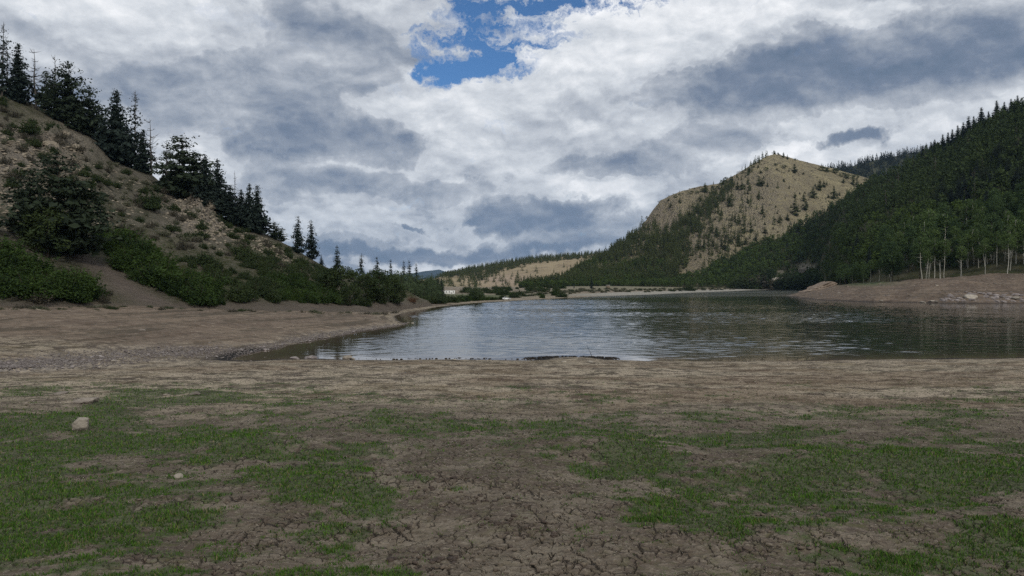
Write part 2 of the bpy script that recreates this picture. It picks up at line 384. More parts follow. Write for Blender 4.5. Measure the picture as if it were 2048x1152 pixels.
    t.set(b.inputs['Roughness'], t.math('MULTIPLY_ADD', wet, -.2, .93)); t.set(b.inputs['Specular IOR Level'], t.math('MULTIPLY_ADD', wet, -.18, .25))
    # relief
    h = t.math('MULTIPLY', crack, -.035)
    h = t.math('MULTIPLY_ADD', n2, .07, h); h = t.math('MULTIPLY_ADD', n3, .028, h); h = t.math('MULTIPLY_ADD', n4, .006, h)
    h = t.math('MULTIPLY_ADD', t.math('MULTIPLY', gv.outputs['Distance'], grav), -.25, h)
    h = t.math('MULTIPLY_ADD', t.math('MULTIPLY', nb2, red), .35, h)
    h = t.math('MULTIPLY', h, t.math('MULTIPLY_ADD', wet, -.7, 1))
    d = t.node('ShaderNodeDisplacement'); d.inputs['Midlevel'].default_value = .05; d.inputs['Scale'].default_value = 1.0
    t.l.new(h, d.inputs['Height']); t.l.new(d.outputs[0], t.n['Material Output'].inputs['Displacement'])
    m.displacement_method = 'BOTH'
    return m
me.materials.append(ground_mat())

# ------------------------------------------------------------ water
def water_mat():
    m, t, b = new_mat('lake water', .04, .5)
    b.inputs['IOR'].default_value = 1.33
    at = t.node('ShaderNodeAttribute', attribute_name='depthmix'); sp = t.node('ShaderNodeSeparateColor'); t.l.new(at.outputs['Color'], sp.inputs[0])
    t.set(b.inputs['Base Color'], t.mix(sp.outputs[0], (.018,.024,.020), (.115,.088,.066)))
    geo = t.node('ShaderNodeNewGeometry'); pos = geo.outputs['Position']
    mp = t.node('ShaderNodeMapping'); t.l.new(pos, mp.inputs[0]); mp.inputs['Scale'].default_value = (.6, 1.2, 1); mp.inputs['Rotation'].default_value = (0, 0, R(-12))
    c = t.noise(mp.outputs[0], 3.4, 3, .55, .4)[0]
    t.set(b.inputs['Roughness'], t.math('MULTIPLY_ADD', sp.outputs[1], .16, .03))
    bp = t.node('ShaderNodeBump'); bp.inputs['Strength'].default_value = 1; bp.inputs['Distance'].default_value = 1.0
    t.l.new(t.math('MULTIPLY', c, t.math('MULTIPLY', sp.outputs[2], .012)), bp.inputs['Height']); t.l.new(bp.outputs[0], b.inputs['Normal'])
    return m
wr = np.geomspace(49, 900, 640); wc = np.concatenate([np.linspace(-900, -100, 20), np.arange(0, 2200, 2.6), np.linspace(2230, 4600, 60)])
WX = (wc[None, :] - CX) / F * wr[:, None]; WY = np.repeat(wr[:, None], len(wc), 1)
wd = -lakedist(WX, WY).reshape(WX.shape); wpx = CX + F * WX / WY
wind = .55 + .75 * sstep(fbm(WX * .02, WY * .045, 201, 3), -.35, .35)
lee = np.interp(wpx, [560, 700, 780, 1650, 1800, 2048], [.03, .30, 1, 1.15, .95, .7]) * sstep(wd, -.2, 5)
fade = 1 - sstep(WY, 170, 420)
wamp = wind * lee * fade
def crest(x, y, seed): return 1 - np.abs(fbm(x, y, seed, 2, .4)) * 2.2
hh = 1.1 * .034 * crest(WX * .50 + WY * .06, WY * 1.05, 205) + 1.3 * .026 * fbm(WX * .95 - WY * .12, WY * 1.9, 209, 2) + .018 * fbm(WX * .16, WY * .36, 211, 2)
WZ = .85 * hh * wamp
wm = mk_mesh('water', np.stack([WX, WY, WZ - .015], -1).reshape(-1, 3), grid_faces(len(wr), len(wc)), True, (water_mat(),))
wa = np.ones(WX.shape + (4,), np.float32); wa[..., 0] = np.exp(-np.maximum(wd, 0) / np.interp(wpx, [0, 700, 1000, 1700, 2048], [9, 6, 2.5, 3, 3])); wa[..., 1] = sstep(WY, 120, 500) * wind; wa[..., 2] = wind * lee
wm.attributes.new('depthmix', 'FLOAT_COLOR', 'POINT').data.foreach_set('color', wa.ravel())
water = link('water', wm); tag(water, 'rippled lake water', kind='structure')

# ------------------------------------------------------------ hills
class Hill:
    def __init__(s, name, px, sky, Yr, Yb, amp, nsc, prof=1.0, seed=1, back=.45, ridge=.25, craggy=None, zb=None):
        s.name = name; s.px, s.sky, s.Yr, s.Yb = map(lambda a: np.array(a, float), (px, sky, Yr, Yb))
        s.amp = amp; s.nsc = nsc; s.prof = prof; s.seed = seed; s.back = back; s.ridge = ridge; s.craggy = craggy; s.zb = zb
    def at(s, px, t):
        px = np.asarray(px, float); t = np.asarray(t, float)
        Yr = np.interp(px, s.px, s.Yr); Yb = np.interp(px, s.px, s.Yb); sk = np.interp(px, s.px, s.sky)
        Xb = (px - CX) / F * Yb
        zb = (ground_z(Xb, Yb, False) - .6) if s.zb is None else np.full(px.shape, float(s.zb))
        zr = H - (sk - YH) / F * Yr
        Y = Yb + (Yr - Yb) * t; tt = np.clip(t, 0, 1)
        z = zb + (zr - zb) * tt ** s.prof
        over = np.maximum(t - 1, 0) * (Yr - Yb)
        z = z - over * s.back * np.clip(over / 12, 0, 1)
        X = (px - CX) / F * Y
        w = np.clip(t * 4, 0, 1) * (1 - (1 - s.ridge) * np.exp(-((t - 1) / .12) ** 2))
        nz = fbm(X * s.nsc, Y * s.nsc, s.seed, 6, .52)
        rid = 1 - np.abs(fbm(X * s.nsc * .7 + 5, Y * s.nsc * .35, s.seed + 30, 3)) * 2.2
        z = z + w * s.amp * (nz + .45 * rid)
        if s.craggy is not None: z = z + w * s.craggy(px, t, X, Y)
        return X, Y, z
    def build(s, mat, nc, nr, tmax=1.8, attr=None):
        px = np.linspace(s.px[0], s.px[-1], nc); t = np.concatenate([np.linspace(0, 1.05, nr), np.linspace(1.08, tmax, 14)])
        PX, T = np.meshgrid(px, t); X, Y, Z = s.at(PX.ravel(), T.ravel())
        me = mk_mesh(s.name, np.stack([X, Y, Z], 1), grid_faces(len(t), nc), True, (mat,))
        if attr is not None:
            at = me.attributes.new('mixc', 'FLOAT_COLOR', 'POINT'); at.data.foreach_set('color', attr(PX.ravel(), T.ravel(), X, Y, Z).astype(np.float32).ravel())
        o = link('hill' if 'mountain' not in s.name else s.name, me); tag(o, kind='structure'); return o
    def place(s, px, py, maxt=1.02):
        t = np.linspace(0, maxt, 500); X, Y, Z = s.at(np.full(500, float(px)), t); q = YH - F * (Z - H) / Y
        i = int(np.argmin(np.abs(q - py))); return float(X[i]), float(Y[i]), float(Z[i])
def inpoly(px, py, poly):
    px = np.asarray(px); py = np.asarray(py); r = np.zeros(px.shape, bool); n = len(poly)
    for i in range(n):
        (ax, ay), (bx, by) = poly[i], poly[(i + 1) % n]
        c = ((ay > py) != (by > py))
        with np.errstate(divide='ignore', invalid='ignore'): r ^= c & (px < (bx - ax) * (py - ay) / (by - ay) + ax)
    return r

def hill_mat(name, c_lo, c_hi, c_rock, c_dark, sc, green=(.07,.075,.035), bump=1.5, scree=(.26,.21,.165)):
    m, t, b = new_mat(name, .95, .1)
    geo = t.node('ShaderNodeNewGeometry'); pos = geo.outputs['Position']
    at = t.node('ShaderNodeAttribute', attribute_name='mixc'); s = t.node('ShaderNodeSeparateColor'); t.l.new(at.outputs['Color'], s.inputs[0])
    n1, _ = t.noise(pos, sc * .12, 5, .6); n2, _ = t.noise(pos, sc * .8, 7, .7); n3, _ = t.noise(pos, sc * 4, 5, .7)
    c = t.mix(t.rng(n1, .35, .65), c_lo, c_hi)
    c = t.mix(t.rng(n2, .48, .62, 0, .75), c, c_dark)
    c = t.mix(t.math('MULTIPLY', s.outputs[1], t.rng(n2, .40, .60, .2, .95)), c, green)
    c = t.mix(t.rng(n3, .54, .66, 0, .6), c, c_rock)
    v = t.node('ShaderNodeTexVoronoi', feature='F1'); t.l.new(pos, v.inputs['Vector']); v.inputs['Scale'].default_value = sc * 3.2
    sv = t.node('ShaderNodeSeparateColor'); t.l.new(v.outputs['Color'], sv.inputs[0])
    rk = t.mix(sv.outputs[0], c_rock, scree)
    rk = t.mix(t.rng(n3, .3, .48, .8, 0), rk, c_dark)
    c = t.mix(t.math('MULTIPLY', s.outputs[0], t.rng(n2, .36, .52)), c, rk)
    sl = t.mix(n2, (.13,.105,.088), (.18,.15,.125))
    c = t.mix(s.outputs[2], c, sl)
    t.set(b.inputs['Base Color'], c)
    h = t.math('MULTIPLY_ADD', n3, .35, t.math('MULTIPLY', n2, 1.0))
    h = t.math('MULTIPLY_ADD', t.math('MULTIPLY', v.outputs['Distance'], s.outputs[0]), -.8, h)
    bp = t.node('ShaderNodeBump'); bp.inputs['Strength'].default_value = 1; bp.inputs['Distance'].default_value = bump
    t.l.new(h, bp.inputs['Height']); t.l.new(bp.outputs[0], b.inputs['Normal'])
    return m

def blob(px, py, cx, cy, rx, ry): return np.exp(-((px - cx) / rx) ** 2 - ((py - cy) / ry) ** 2)
# --- left hill
def crag_left(px, t, X, Y):
    _, py = px, None
    r = np.exp(-((px - 400) / 40) ** 2 - ((t - .80) / .16) ** 2) + np.exp(-((px - 120) / 60) ** 2 - ((t - .75) / .16) ** 2) * .8 + np.exp(-((px - 30) / 60) ** 2 - ((t - .45) / .2) ** 2) * .5
    q = np.abs(fbm(X * .35, Y * .35, 77, 5, .6))
    return r * (3.4 * q * 1.6) + .7 * fbm(X * .3, Y * .3, 88, 5, .65) + .9 * (np.abs(fbm(X * .11 - Y * .03, Y * .04, 89, 4, .6)) - .25)
LH = Hill('left hill', [-2200,-700,-300,0,60,130,180,230,300,340,400,450,520,580,640,690,760,815,850,890],
          [-250,-130,30,172,205,242,268,318,347,378,400,436,462,492,528,550,568,588,598,613],
          [330,240,205,192,190,190,190,190,190,190,190,192,195,195,195,195,192,190,192,215],
          [150,100,88,84,86,90,93,95,98,99,101,103,106,110,115,120,126,148,172,202], 1.6, .045, .96, 3, craggy=crag_left)
def left_attr(px, t, X, Y, Z):
    q, py = proj(X, Y, Z); a = np.zeros((len(px), 4))
    a[:, 0] = np.clip(blob(px, py, 395, 425, 55, 38) * 1.3 + blob(px, py, 110, 290, 90, 45) * .8 + blob(px, py, 20, 360, 60, 50) * .7 + blob(px, py, 400, 385, 40, 14) + blob(px, py, 470, 455, 60, 20) * .5 + .25 * (fbm(X * .05, Y * .05, 5, 4) > .1), 0, 1)
    lo = sstep(py, 430, 540) * sstep(px, 120, 240) + .5 * sstep(py, 480, 560)
    a[:, 1] = np.clip(lo + .75 * sstep(fbm(X * .06, Y * .06, 99, 4), -.1, .35), 0, 1) * (1 - a[:, 0])
    # bare dirt slide between the thickets
    c = np.interp(py, [430, 480, 530, 600, 620], [10, 90, 190, 290, 330]); wd = np.interp(py, [430, 520, 600], [16, 22, 50])
    a[:, 2] = np.clip(np.exp(-((px - c) / wd) ** 2) * sstep(py, 425, 470) * (1.1 + .6 * fbm(X * .2, Y * .2, 12, 3)), 0, 1) + .0
    a[:, 2] = np.maximum(a[:, 2], sstep(py, 596, 612) * .8)
    a[:, 3] = 1; return a
mL = hill_mat('dry left hillside', (.092,.088,.062), (.160,.142,.110), (.25,.222,.185), (.036,.036,.022), .55, (.055,.060,.025), 1.8, (.31,.26,.21))  # hillside tones lowered; the cloud shade is in the colour
LH.build(mL, 640, 260, 2.6, left_attr)

# --- central tan peak
def crag_peak(px, t, X, Y):
    r = np.exp(-((px - 1330) / 55) ** 2) * sstep(t, .45, .8)
    return r * 20 * np.abs(fbm(X * .03, Y * .03, 57, 5, .6)) + 3.6 * fbm(X * .06, Y * .06, 13, 6, .68) + 5 * (np.abs(fbm(px * .012, t * 1.3, 19, 3)) - .3) * np.sin(np.clip(t, 0, 1) * 3.14)
PK = Hill('peak', [1040,1080,1120,1180,1210,1250,1280,1300,1320,1350,1400,1440,1480,1510,1535,1550,1570,1600,1650,1720,1780,1860,2000],
          [583,578,563,528,514,488,460,430,405,388,373,366,343,325,313,309,313,322,335,352,372,400,440],
          [800,820,850,900,930,960,980,1000,1010,1020,1040,1060,1080,1090,1100,1100,1100,1110,1120,1130,1140,1150,1160],
          [700,700,705,715,720,730,740,745,750,755,765,775,785,790,790,790,790,790,790,790,790,790,790], 7, .009, 1.02, 5, craggy=crag_peak, back=.5)
def peak_attr(px, t, X, Y, Z):
    q, py = proj(X, Y, Z); a = np.zeros((len(px), 4))
    a[:, 0] = np.clip(blob(px, py, 1320, 440, 55, 50) * 1.2 + .75 * blob(px, py, 1500, 400, 110, 90) + .6 * blob(px, py, 1400, 500, 60, 60) + .3 * sstep(fbm(X * .012, Y * .012, 15, 4), 0, .4), 0, 1)
    a[:, 1] = np.clip(sstep(-py, -600, -520) * 0 + sstep(px, 1040, 1060) * (1 - sstep(px, 1200, 1300)) * .8, 0, 1)
    a[:, 3] = 1; return a
mP = hill_mat('dry grass peak with painted sun', (.31,.265,.165), (.47,.405,.235), (.42,.36,.26), (.155,.13,.088), .17, (.075,.080,.035), 11, (.36,.30,.23))  # grass tones raised so the colour itself carries the sunshine
PK.build(mP, 520, 200, 1.6, peak_attr)

# --- far tan ridge
FR = Hill('far ridge', [820,850,880,905,940,1000,1060,1110,1160,1200,1260,1340],
          [575,566,556,550,540,529,519,515,511,507,505,505], [1500]*12, [960]*12, 9, .006, 1.0, 9, back=.3)
def fr_attr(px, t, X, Y, Z):
    q, py = proj(X, Y, Z); a = np.zeros((len(px), 4))
    a[:, 0] = np.clip(blob(px, py, 1010, 560, 60, 12), 0, 1); a[:, 1] = .35 * sstep(-px, -960, -880); a[:, 3] = 1; return a
mF = hill_mat('far dry ridge grass', (.27,.215,.135), (.33,.265,.165), (.33,.26,.19), (.20,.155,.10), .05, (.13,.13,.065), 4, (.38,.29,.225))  # ridge grass lightened, painting in sun through the cloud gaps
FR.build(mF, 240, 90, 1.5, fr_attr)

# --- forested right slope
RS = Hill('right slope', [1040,1080,1180,1260,1320,1400,1450,1500,1560,1600,1640,1680,1710,1740,1780,1840,1900,1980,2048,2200,2500,3200,5000],
          [582,580,576,569,559,541,523,499,474,455,432,409,392,373,356,322,296,252,218,140,40,-100,-300],
          [750,760,790,850,860,870,870,870,860,850,830,800,780,760,730,690,650,600,570,520,480,450,420],
          [690,690,695,700,705,715,725,740,740,735,700,440,360,325,305,290,280,268,262,250,235,220,200], 5, .014, 1.0, 14, back=.3)
def rs_attr(px, t, X, Y, Z):
    a = np.zeros((len(px), 4)); a[:, 1] = 1; a[:, 3] = 1
    q, py = proj(X, Y, Z)
    a[:, 0] = np.clip(blob(px, py, 1610, 535, 18, 9) + blob(px, py, 1565, 545, 26, 5), 0, 1) * 1.0; return a
mR = hill_mat('dark forest floor', (.075,.068,.040), (.10,.09,.055), (.12,.10,.075), (.05,.045,.028), .2, (.042,.048,.020), 2, (.36,.33,.27))  # dark olive-brown floor tone below the slope trees
RS.build(mR, 460, 150, 1.6, rs_attr)

# --- far dark ridge to the right, blue mountains
DR = Hill('dark ridge', [1480,1560,1640,1700,1740,1800,1850,1950,2100,2500], [372,352,342,334,322,310,300,284,270,240], [1700]*10, [1300]*10, 8, .005, 1.0, 19, back=.2, zb=60)
mD = hill_mat('dark ridge floor', (.05,.055,.035), (.07,.07,.045), (.12,.11,.08), (.04,.045,.03), .05, (.04,.045,.025), 3)
DR.build(mD, 160, 50, 1.6, lambda px, t, X, Y, Z: np.tile([0., 1, 0, 1], (len(px), 1)))
BM = Hill('distant_mountain', [700,780,830,850,866,878,890,905,925,960,1020,1100], [562,556,548,543,541,539,543,548,551,555,560,565], [9000]*12, [6500]*12, 60, .0006, 1.0, 23, back=.15, ridge=.1, zb=0)
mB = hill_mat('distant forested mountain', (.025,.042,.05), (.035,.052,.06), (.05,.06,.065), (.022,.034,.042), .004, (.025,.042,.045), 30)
BM.build(mB, 120, 40, 1.5, lambda px, t, X, Y, Z: np.tile([0., 1, 0, 1], (len(px), 1)))

# ------------------------------------------------------------ plant builders (unit size: height 1)
def crown_conifer(r, Rr=.22, levels=17, nb=6, tuft=5, base=.10, irr=.25, droop=.10, leaf=.030, power=.85, gaps=.0, roundtop=0.0):
    pts = []
    for i in range(levels):
        z0 = base + (1 - base) * ((i + r.uniform(-.3, .3)) / levels)
        u = max(0.0, (z0 - base) / (1 - base))
        rad = Rr * ((1 - u) ** power * (1 - roundtop) + roundtop * math.sqrt(max(0, 1 - (2 * u - .75) ** 2 / 1.7)))
        rad *= min(1, .45 + u * 4)
        for k in range(nb):
            if r.random() < gaps: continue
            a = r.uniform(0, 2 * math.pi); L = rad * r.uniform(1 - irr * 1.4, 1 + irr); dz = -droop * L + r.uniform(-.012, .03)
            nt = max(2, int(tuft * L / Rr + 1.5))
            for q in range(nt):
                s = (q + .6) / nt
                c = np.array([math.cos(a) * L * s, math.sin(a) * L * s, z0 + dz * s * s * 2])
                pts.append(c + r.normal(size=(4, 3)) * np.array([.016, .016, .009]) * (1 + 1.2 * s))
    pts.append(np.stack([r.normal(0, .006, 14), r.normal(0, .006, 14), r.uniform(.93, 1.0, 14)], 1))
    pts = np.concatenate(pts); pts[:, 2] = np.clip(pts[:, 2], .02, 1.01)
    return leaves(pts, leaf * (1.2 - .85 * pts[:, 2]), r, .55, 1.15)
def trunk_mesh(r, h=1.0, rad=.018, bend=.012, n=7, stubs=0, stublen=.1, zmin=.3, taper=.12):
    k = 8; zs = np.linspace(-.03, h, k); dx = np.cumsum(r.normal(0, bend, k)) * .6; dy = np.cumsum(r.normal(0, bend, k)) * .6
    dx -= dx[0]; dy -= dy[0]
    pts = np.stack([dx, dy, zs], 1); parts = [tube(pts, rad * (1 - (1 - taper) * np.linspace(0, 1, k) ** 1.1), n)]
    for i in range(stubs):
        z = r.uniform(zmin, h * .97); p = np.array([np.interp(z, zs, dx), np.interp(z, zs, dy), z]); a = r.uniform(0, 6.28)
        L = stublen * r.uniform(.4, 1.1) * (1.15 - z / h * .7); up = r.uniform(-.1, .8)
        q1 = p + L * .5 * np.array([math.cos(a), math.sin(a), up * .6]); q2 = p + L * np.array([math.cos(a + r.uniform(-.5, .5)), math.sin(a + .2), up + .2])
        parts.append(tube([p, q1, q2], [rad * .34, rad * .2, rad * .07], 4))
        if r.random() < .7:
            q3 = q1 + L * .45 * np.array([math.cos(a + 1.1), math.sin(a + 1.1), up + .3]); parts.append(tube([q1, q3], [rad * .17, rad * .06], 4))
    return join(parts)
def crown_broad(r, n_cl=26, per=46, zlo=.35, Rr=.24, leaf=.022, top=1.0, cl=.075):
    pts = []
    for i in range(n_cl):
        v = r.normal(size=3); v /= np.linalg.norm(v); rr = r.uniform(.35, 1) ** .5
        c = np.array([v[0] * Rr * rr, v[1] * Rr * rr, (zlo + top - cl) / 2 + v[2] * (top - cl - zlo) / 2 * rr])
        c[:2] *= (1.0 - .5 * max(0, (c[2] - .55) / .45))
        m = int(per * r.uniform(.6, 1.3)); d = r.normal(size=(m, 3)); d /= np.linalg.norm(d, axis=1)[:, None]
        pts.append(c + d * (r.uniform(.4, 1, m) ** .6)[:, None] * cl * r.uniform(.7, 1.25) * np.array([1.15, 1.15, .85]))
    return leaves(np.concatenate(pts), leaf, r, 1, 1)
def crown_shrub(r, n=900, leaf=.05, lobes=7):
    pts = []
    cs = [(r.uniform(-.38, .38), r.uniform(-.38, .38), r.uniform(.42, .8), r.uniform(.22, .36)) for _ in range(lobes)] + [(0, 0, .5, .4)]
    for (x, y, h, w) in cs:
        m = n // (lobes + 1); a = r.uniform(0, 6.28, m); u = r.uniform(0, 1, m); el = np.arccos(1 - u * 1.0)
        rr = w * r.uniform(.55, 1.08, m)
        pts.append(np.stack([x + rr * np.cos(a) * np.sin(el), y + rr * np.sin(a) * np.sin(el), h * (.12 + .88 * np.cos(el) * r.uniform(.5, 1.15, m))], 1))
        m2 = m // 2; a = r.uniform(0, 6.28, m2); rr = w * r.uniform(.5, 1.05, m2)
        pts.append(np.stack([x + rr * np.cos(a), y + rr * np.sin(a), r.uniform(0, h * .5, m2)], 1))
    for q in range(34):      # shoots that stick out of the mass
        a = r.uniform(0, 6.28); s0 = r.uniform(0, .62) ** .8; L = r.uniform(.55, 1.12) * (1 - .45 * s0); tip = np.array([math.cos(a) * s0 * r.uniform(1, 1.3), math.sin(a) * s0 * r.uniform(1, 1.3), L]); bs = np.array([math.cos(a) * s0 * .6, math.sin(a) * s0 * .6, .15])
        u = r.uniform(.3, 1, 16)[:, None]; pts.append(bs + (tip - bs) * u + r.normal(0, .025, (16, 3)))
    return leaves(np.concatenate(pts), leaf, r, 1, 1.3)
def shrub_stems(r, n=9):
    parts = []
    for i in range(n):
        a = r.uniform(0, 6.28); L = r.uniform(.5, .95); s = r.uniform(.1, .42)
        parts.append(tube([(0, 0, -.05), (math.cos(a) * s * .4, math.sin(a) * s * .4, L * .5), (math.cos(a) * s, math.sin(a) * s, L)], [.016, .010, .003], 4))
    return join(parts)

PROTO = {}
def variants(kind, n, crown, trunk, cmat, tmat, cname='crown', tname='trunk'):
    L = []
    for i in range(n):
        r = np.random.default_rng(hash_seed(kind) + i * 31)
        c = crown(r) if crown else None
        L.append((mk_mesh(kind + ' ' + cname, *c, mats=(M[cmat],)) if c else None, mk_mesh(kind + ' ' + tname, *trunk(r), True, (M[tmat],)) if trunk else None, cname, tname))
    PROTO[kind] = L
def hash_seed(s): return sum(ord(c) * (i + 3) for i, c in enumerate(s))
variants('pine', 5, lambda r: crown_conifer(r, .36, 17, 8, 8, .08, .55, .02, .038, .6, .22, .35), lambda r: trunk_mesh(r, .97, .017, .010, 6, 8, .16, .12), 'pine', 'bark')
variants('fir', 5, lambda r: crown_conifer(r, .29, 22, 9, 8, .06, .38, .16, .032, .9, .08), lambda r: trunk_mesh(r, .98, .015, .004), 'fir', 'bark')
variants('spruce', 3, lambda r: crown_conifer(r, .22, 17, 8, 7, .05, .30, .28, .027, .85, .12), lambda r: trunk_mesh(r, .98, .016, .003), 'fir', 'bark')
variants('thinfir', 3, lambda r: crown_conifer(r, .13, 16, 5, 4, .10, .7, .1, .026, .6, .35), lambda r: trunk_mesh(r, 1.06, .013, .006, 5, 22, .12, .45), 'fir', 'snagwood')
variants('juniper', 3, lambda r: crown_broad(r, 84, 70, .04, .36, .025, 1.0, .10), lambda r: trunk_mesh(r, .85, .022, .02, 6, 10, .3, .15), 'pine', 'bark')
variants('snag', 4, None, lambda r: trunk_mesh(r, 1.0, .016, .014, 6, 34, .17, .22, .10), None, 'snagwood')
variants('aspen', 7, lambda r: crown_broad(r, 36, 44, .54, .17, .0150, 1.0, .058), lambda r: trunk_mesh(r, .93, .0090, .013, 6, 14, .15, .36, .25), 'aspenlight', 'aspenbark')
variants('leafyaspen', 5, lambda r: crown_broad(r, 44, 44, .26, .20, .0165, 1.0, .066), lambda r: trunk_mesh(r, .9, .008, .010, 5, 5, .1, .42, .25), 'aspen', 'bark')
variants('cottonwood', 4, lambda r: crown_broad(r, 46, 55, .08, .33, .024, 1.0, .11), lambda r: trunk_mesh(r, .85, .02, .01, 6, 8, .22, .3), 'cotton', 'bark')
variants('darkbroad', 3, lambda r: crown_broad(r, 56, 65, .02, .36, .023, 1.0, .11), lambda r: trunk_mesh(r, .85, .02, .01, 6, 8, .22, .2), 'darkbush', 'bark')
variants('willow', 5, lambda r: crown_shrub(r, 1500, .040, 9), shrub_stems, 'willow', 'bark', 'foliage', 'stem')
variants('brush', 5, lambda r: crown_shrub(r, 1300, .040, 8), shrub_stems, 'darkbush', 'bark', 'foliage', 'stem')
variants('grey', 3, lambda r: crown_shrub(r, 500, .040, 7), shrub_stems, 'greybush', 'snagwood', 'foliage', 'stem')
variants('sage', 4, lambda r: crown_shrub(r, 420, .060, 5), shrub_stems, 'sage', 'snagwood', 'foliage', 'stem')
variants('rust', 1, lambda r: crown_shrub(r, 900, .045, 6), shrub_stems, 'rust', 'bark', 'foliage', 'stem')
NAME = {'pine': 'pine_tree', 'fir': 'fir_tree', 'spruce': 'spruce_tree', 'thinfir': 'fir_tree', 'juniper': 'juniper_tree', 'snag': 'dead_tree', 'aspen': 'aspen_tree', 'leafyaspen': 'aspen_tree', 'cottonwood': 'cottonwood_tree',
        'darkbroad': 'willow_tree', 'willow': 'willow_shrub', 'brush': 'dark_shrub', 'grey': 'dry_shrub', 'sage': 'sagebrush', 'rust': 'rusty_shrub'}
def plant(kind, pos, h, w=1.0, label=None, group=None, cat='tree', tilt=None, var=None):
    L = PROTO[kind]; c, tr, cn, tn = L[random.randrange(len(L)) if var is None else var % len(L)]
    if c is None:
        o = link(NAME[kind], tr)
    else:
        o = bpy.data.objects.new(NAME[kind], None); col.objects.link(o); o.empty_display_size = .1
        link(cn, c, o); link(tn, tr, o)
    o.location = pos; o.scale = (h * w, h * w, h)
    tl = random.uniform(-.03, .03) if tilt is None else tilt
    o.rotation_euler = (random.uniform(-.03, .03), tl, random.uniform(0, 6.28))
    return tag(o, label, cat, group)

# ------------------------------------------------------------ trees of the left ridge
def left_tree(kind, px, base, top, w, label, group=None, cat='tree', hill=None):
    pos = (hill or LH).place(px, base)
    h = (base - top) / F * pos[1]
    return plant(kind, (pos[0], pos[1], pos[2] - .15), h, w, label, group, cat)
LT = [('thinfir',4,192,50,1.0,'tall ragged half-dead conifer cut by the left edge of the picture at the ridge top'),
      ('snag',13,190,85,1.0,'bare grey dead tree beside the ragged conifer at the left edge'),
      ('fir',40,205,86,.95,'dense dark fir standing highest on the left ridge near the picture edge'),
      ('snag',72,218,98,1.25,'bare forked dead tree between the highest dark fir and the next pine'),
      ('pine',92,212,134,.9,'short dark pine behind the bare forked dead tree'),
      ('snag',113,225,104,.9,'thin bare snag rising just left of the open-crowned pine'),
      ('pine',134,248,120,.95,'open-crowned dark pine with tufted boughs on the left ridge'),
      ('pine',112,240,178,1.2,'low bushy pine at the foot of the open-crowned pine'),
      ('pine',176,272,168,.95,'mid-sized tufted pine right of the open-crowned pine'),
      ('pine',155,262,205,1.3,'low dark pine filling the gap between two tufted pines'),
      ('fir',205,292,222,1.1,'small dark fir left of the broad-based tall fir'),
      ('fir',231,325,177,.98,'tall broad-based fir with upswept tip midway up the left ridge'),
      ('thinfir',268,335,188,1.0,'narrow conifer with long bare dead tip, right of the tall broad-based fir'),
      ('fir',252,330,246,1.2,'dark fir tucked between the tall fir and the bare-tipped conifer'),
      ('snag',303,352,236,1.2,'bare many-branched dead tree before the gap in the left ridge trees'),
      ('fir',288,345,258,1.1,'small fir hugging the trunk of the many-branched dead tree'),
      ('snag',335,388,278,.6,'thin bare spike at the left side of the broad round-topped pine'),
      ('pine',363,398,268,1.25,'broad round-topped dark pine, widest tree on the left ridge'),
      ('pine',340,388,298,1.2,'left low shoulder pine beside the broad round-topped pine'),
      ('pine',385,402,300,1.0,'right shoulder pine beside the broad round-topped pine'),
      ('fir',412,414,310,1.0,'dark fir right of the broad round-topped pine with open side'),
      ('fir',437,432,318,1.0,'tall dark fir with arched top near the middle of the left ridge group'),
      ('snag',468,448,340,.7,'thin bare pole of a dead tree above the lower firs'),
      ('fir',460,448,368,1.35,'squat dark fir below the thin bare pole'),
      ('fir',482,454,378,1.2,'squat dark fir just right of the thin bare pole'),
      ('fir',496,462,366,.9,'narrow dark fir, left one of the close pair ending the ridge group'),
      ('fir',515,466,370,1.05,'bushy dark fir, right one of the close pair ending the ridge group'),
      ('snag',546,474,432,.5,'tiny bare spike above the small pine on the descending ridge'),
      ('pine',549,478,442,1.5,'small spreading pine alone below the close fir pair'),
      ('pine',562,484,456,1.4,'tiny rounded pine touching the small spreading pine'),
      ('spruce',595,506,430,1.05,'tall open spruce silhouetted on the ridge, left of the isolated two'),
      ('spruce',623,518,438,1.02,'slim dark spruce silhouetted on the ridge, right of the isolated two'),
      ('spruce',643,528,508,1.3,'tiny spruce tip showing at the low end of the ridge'),
      ('spruce',674,566,490,.9,'dark spruce rising out of the willow trees at the ridge end'),
      ]
for (k, px, b_, tp, w, lab) in LT: left_tree(k, px, b_, tp, w, lab)
# big dark trees standing on the slope
left_tree('darkbroad', 95, 512, 400, 1.3, 'dark leafy tree filling the base of the huge slope tree')
left_tree('pine', 118, 508, 302, 1.15, 'huge dark spreading tree on the left slope above the bare dirt slide')
left_tree('pine', 66, 482, 338, 1.25, 'dark spreading tree leaning against the left side of the huge slope tree')
left_tree('pine', 150, 515, 350, 1.1, 'low dark tree at the right foot of the huge slope tree')
left_tree('snag', 112, 470, 350, 1.1, 'pale bare branches poking through the huge dark slope tree')
left_tree('brush', 298, 418, 377, 1.15, 'lone round grey-green bush high on the dry left slope', cat='shrub')
left_tree('brush', 62, 268, 236, 1.3, 'dark low bush below the forked dead tree near the ridge', cat='shrub')
left_tree('rust', 355, 390, 376, 1.4, 'low rusty bush under the broad round-topped pine', cat='shrub')

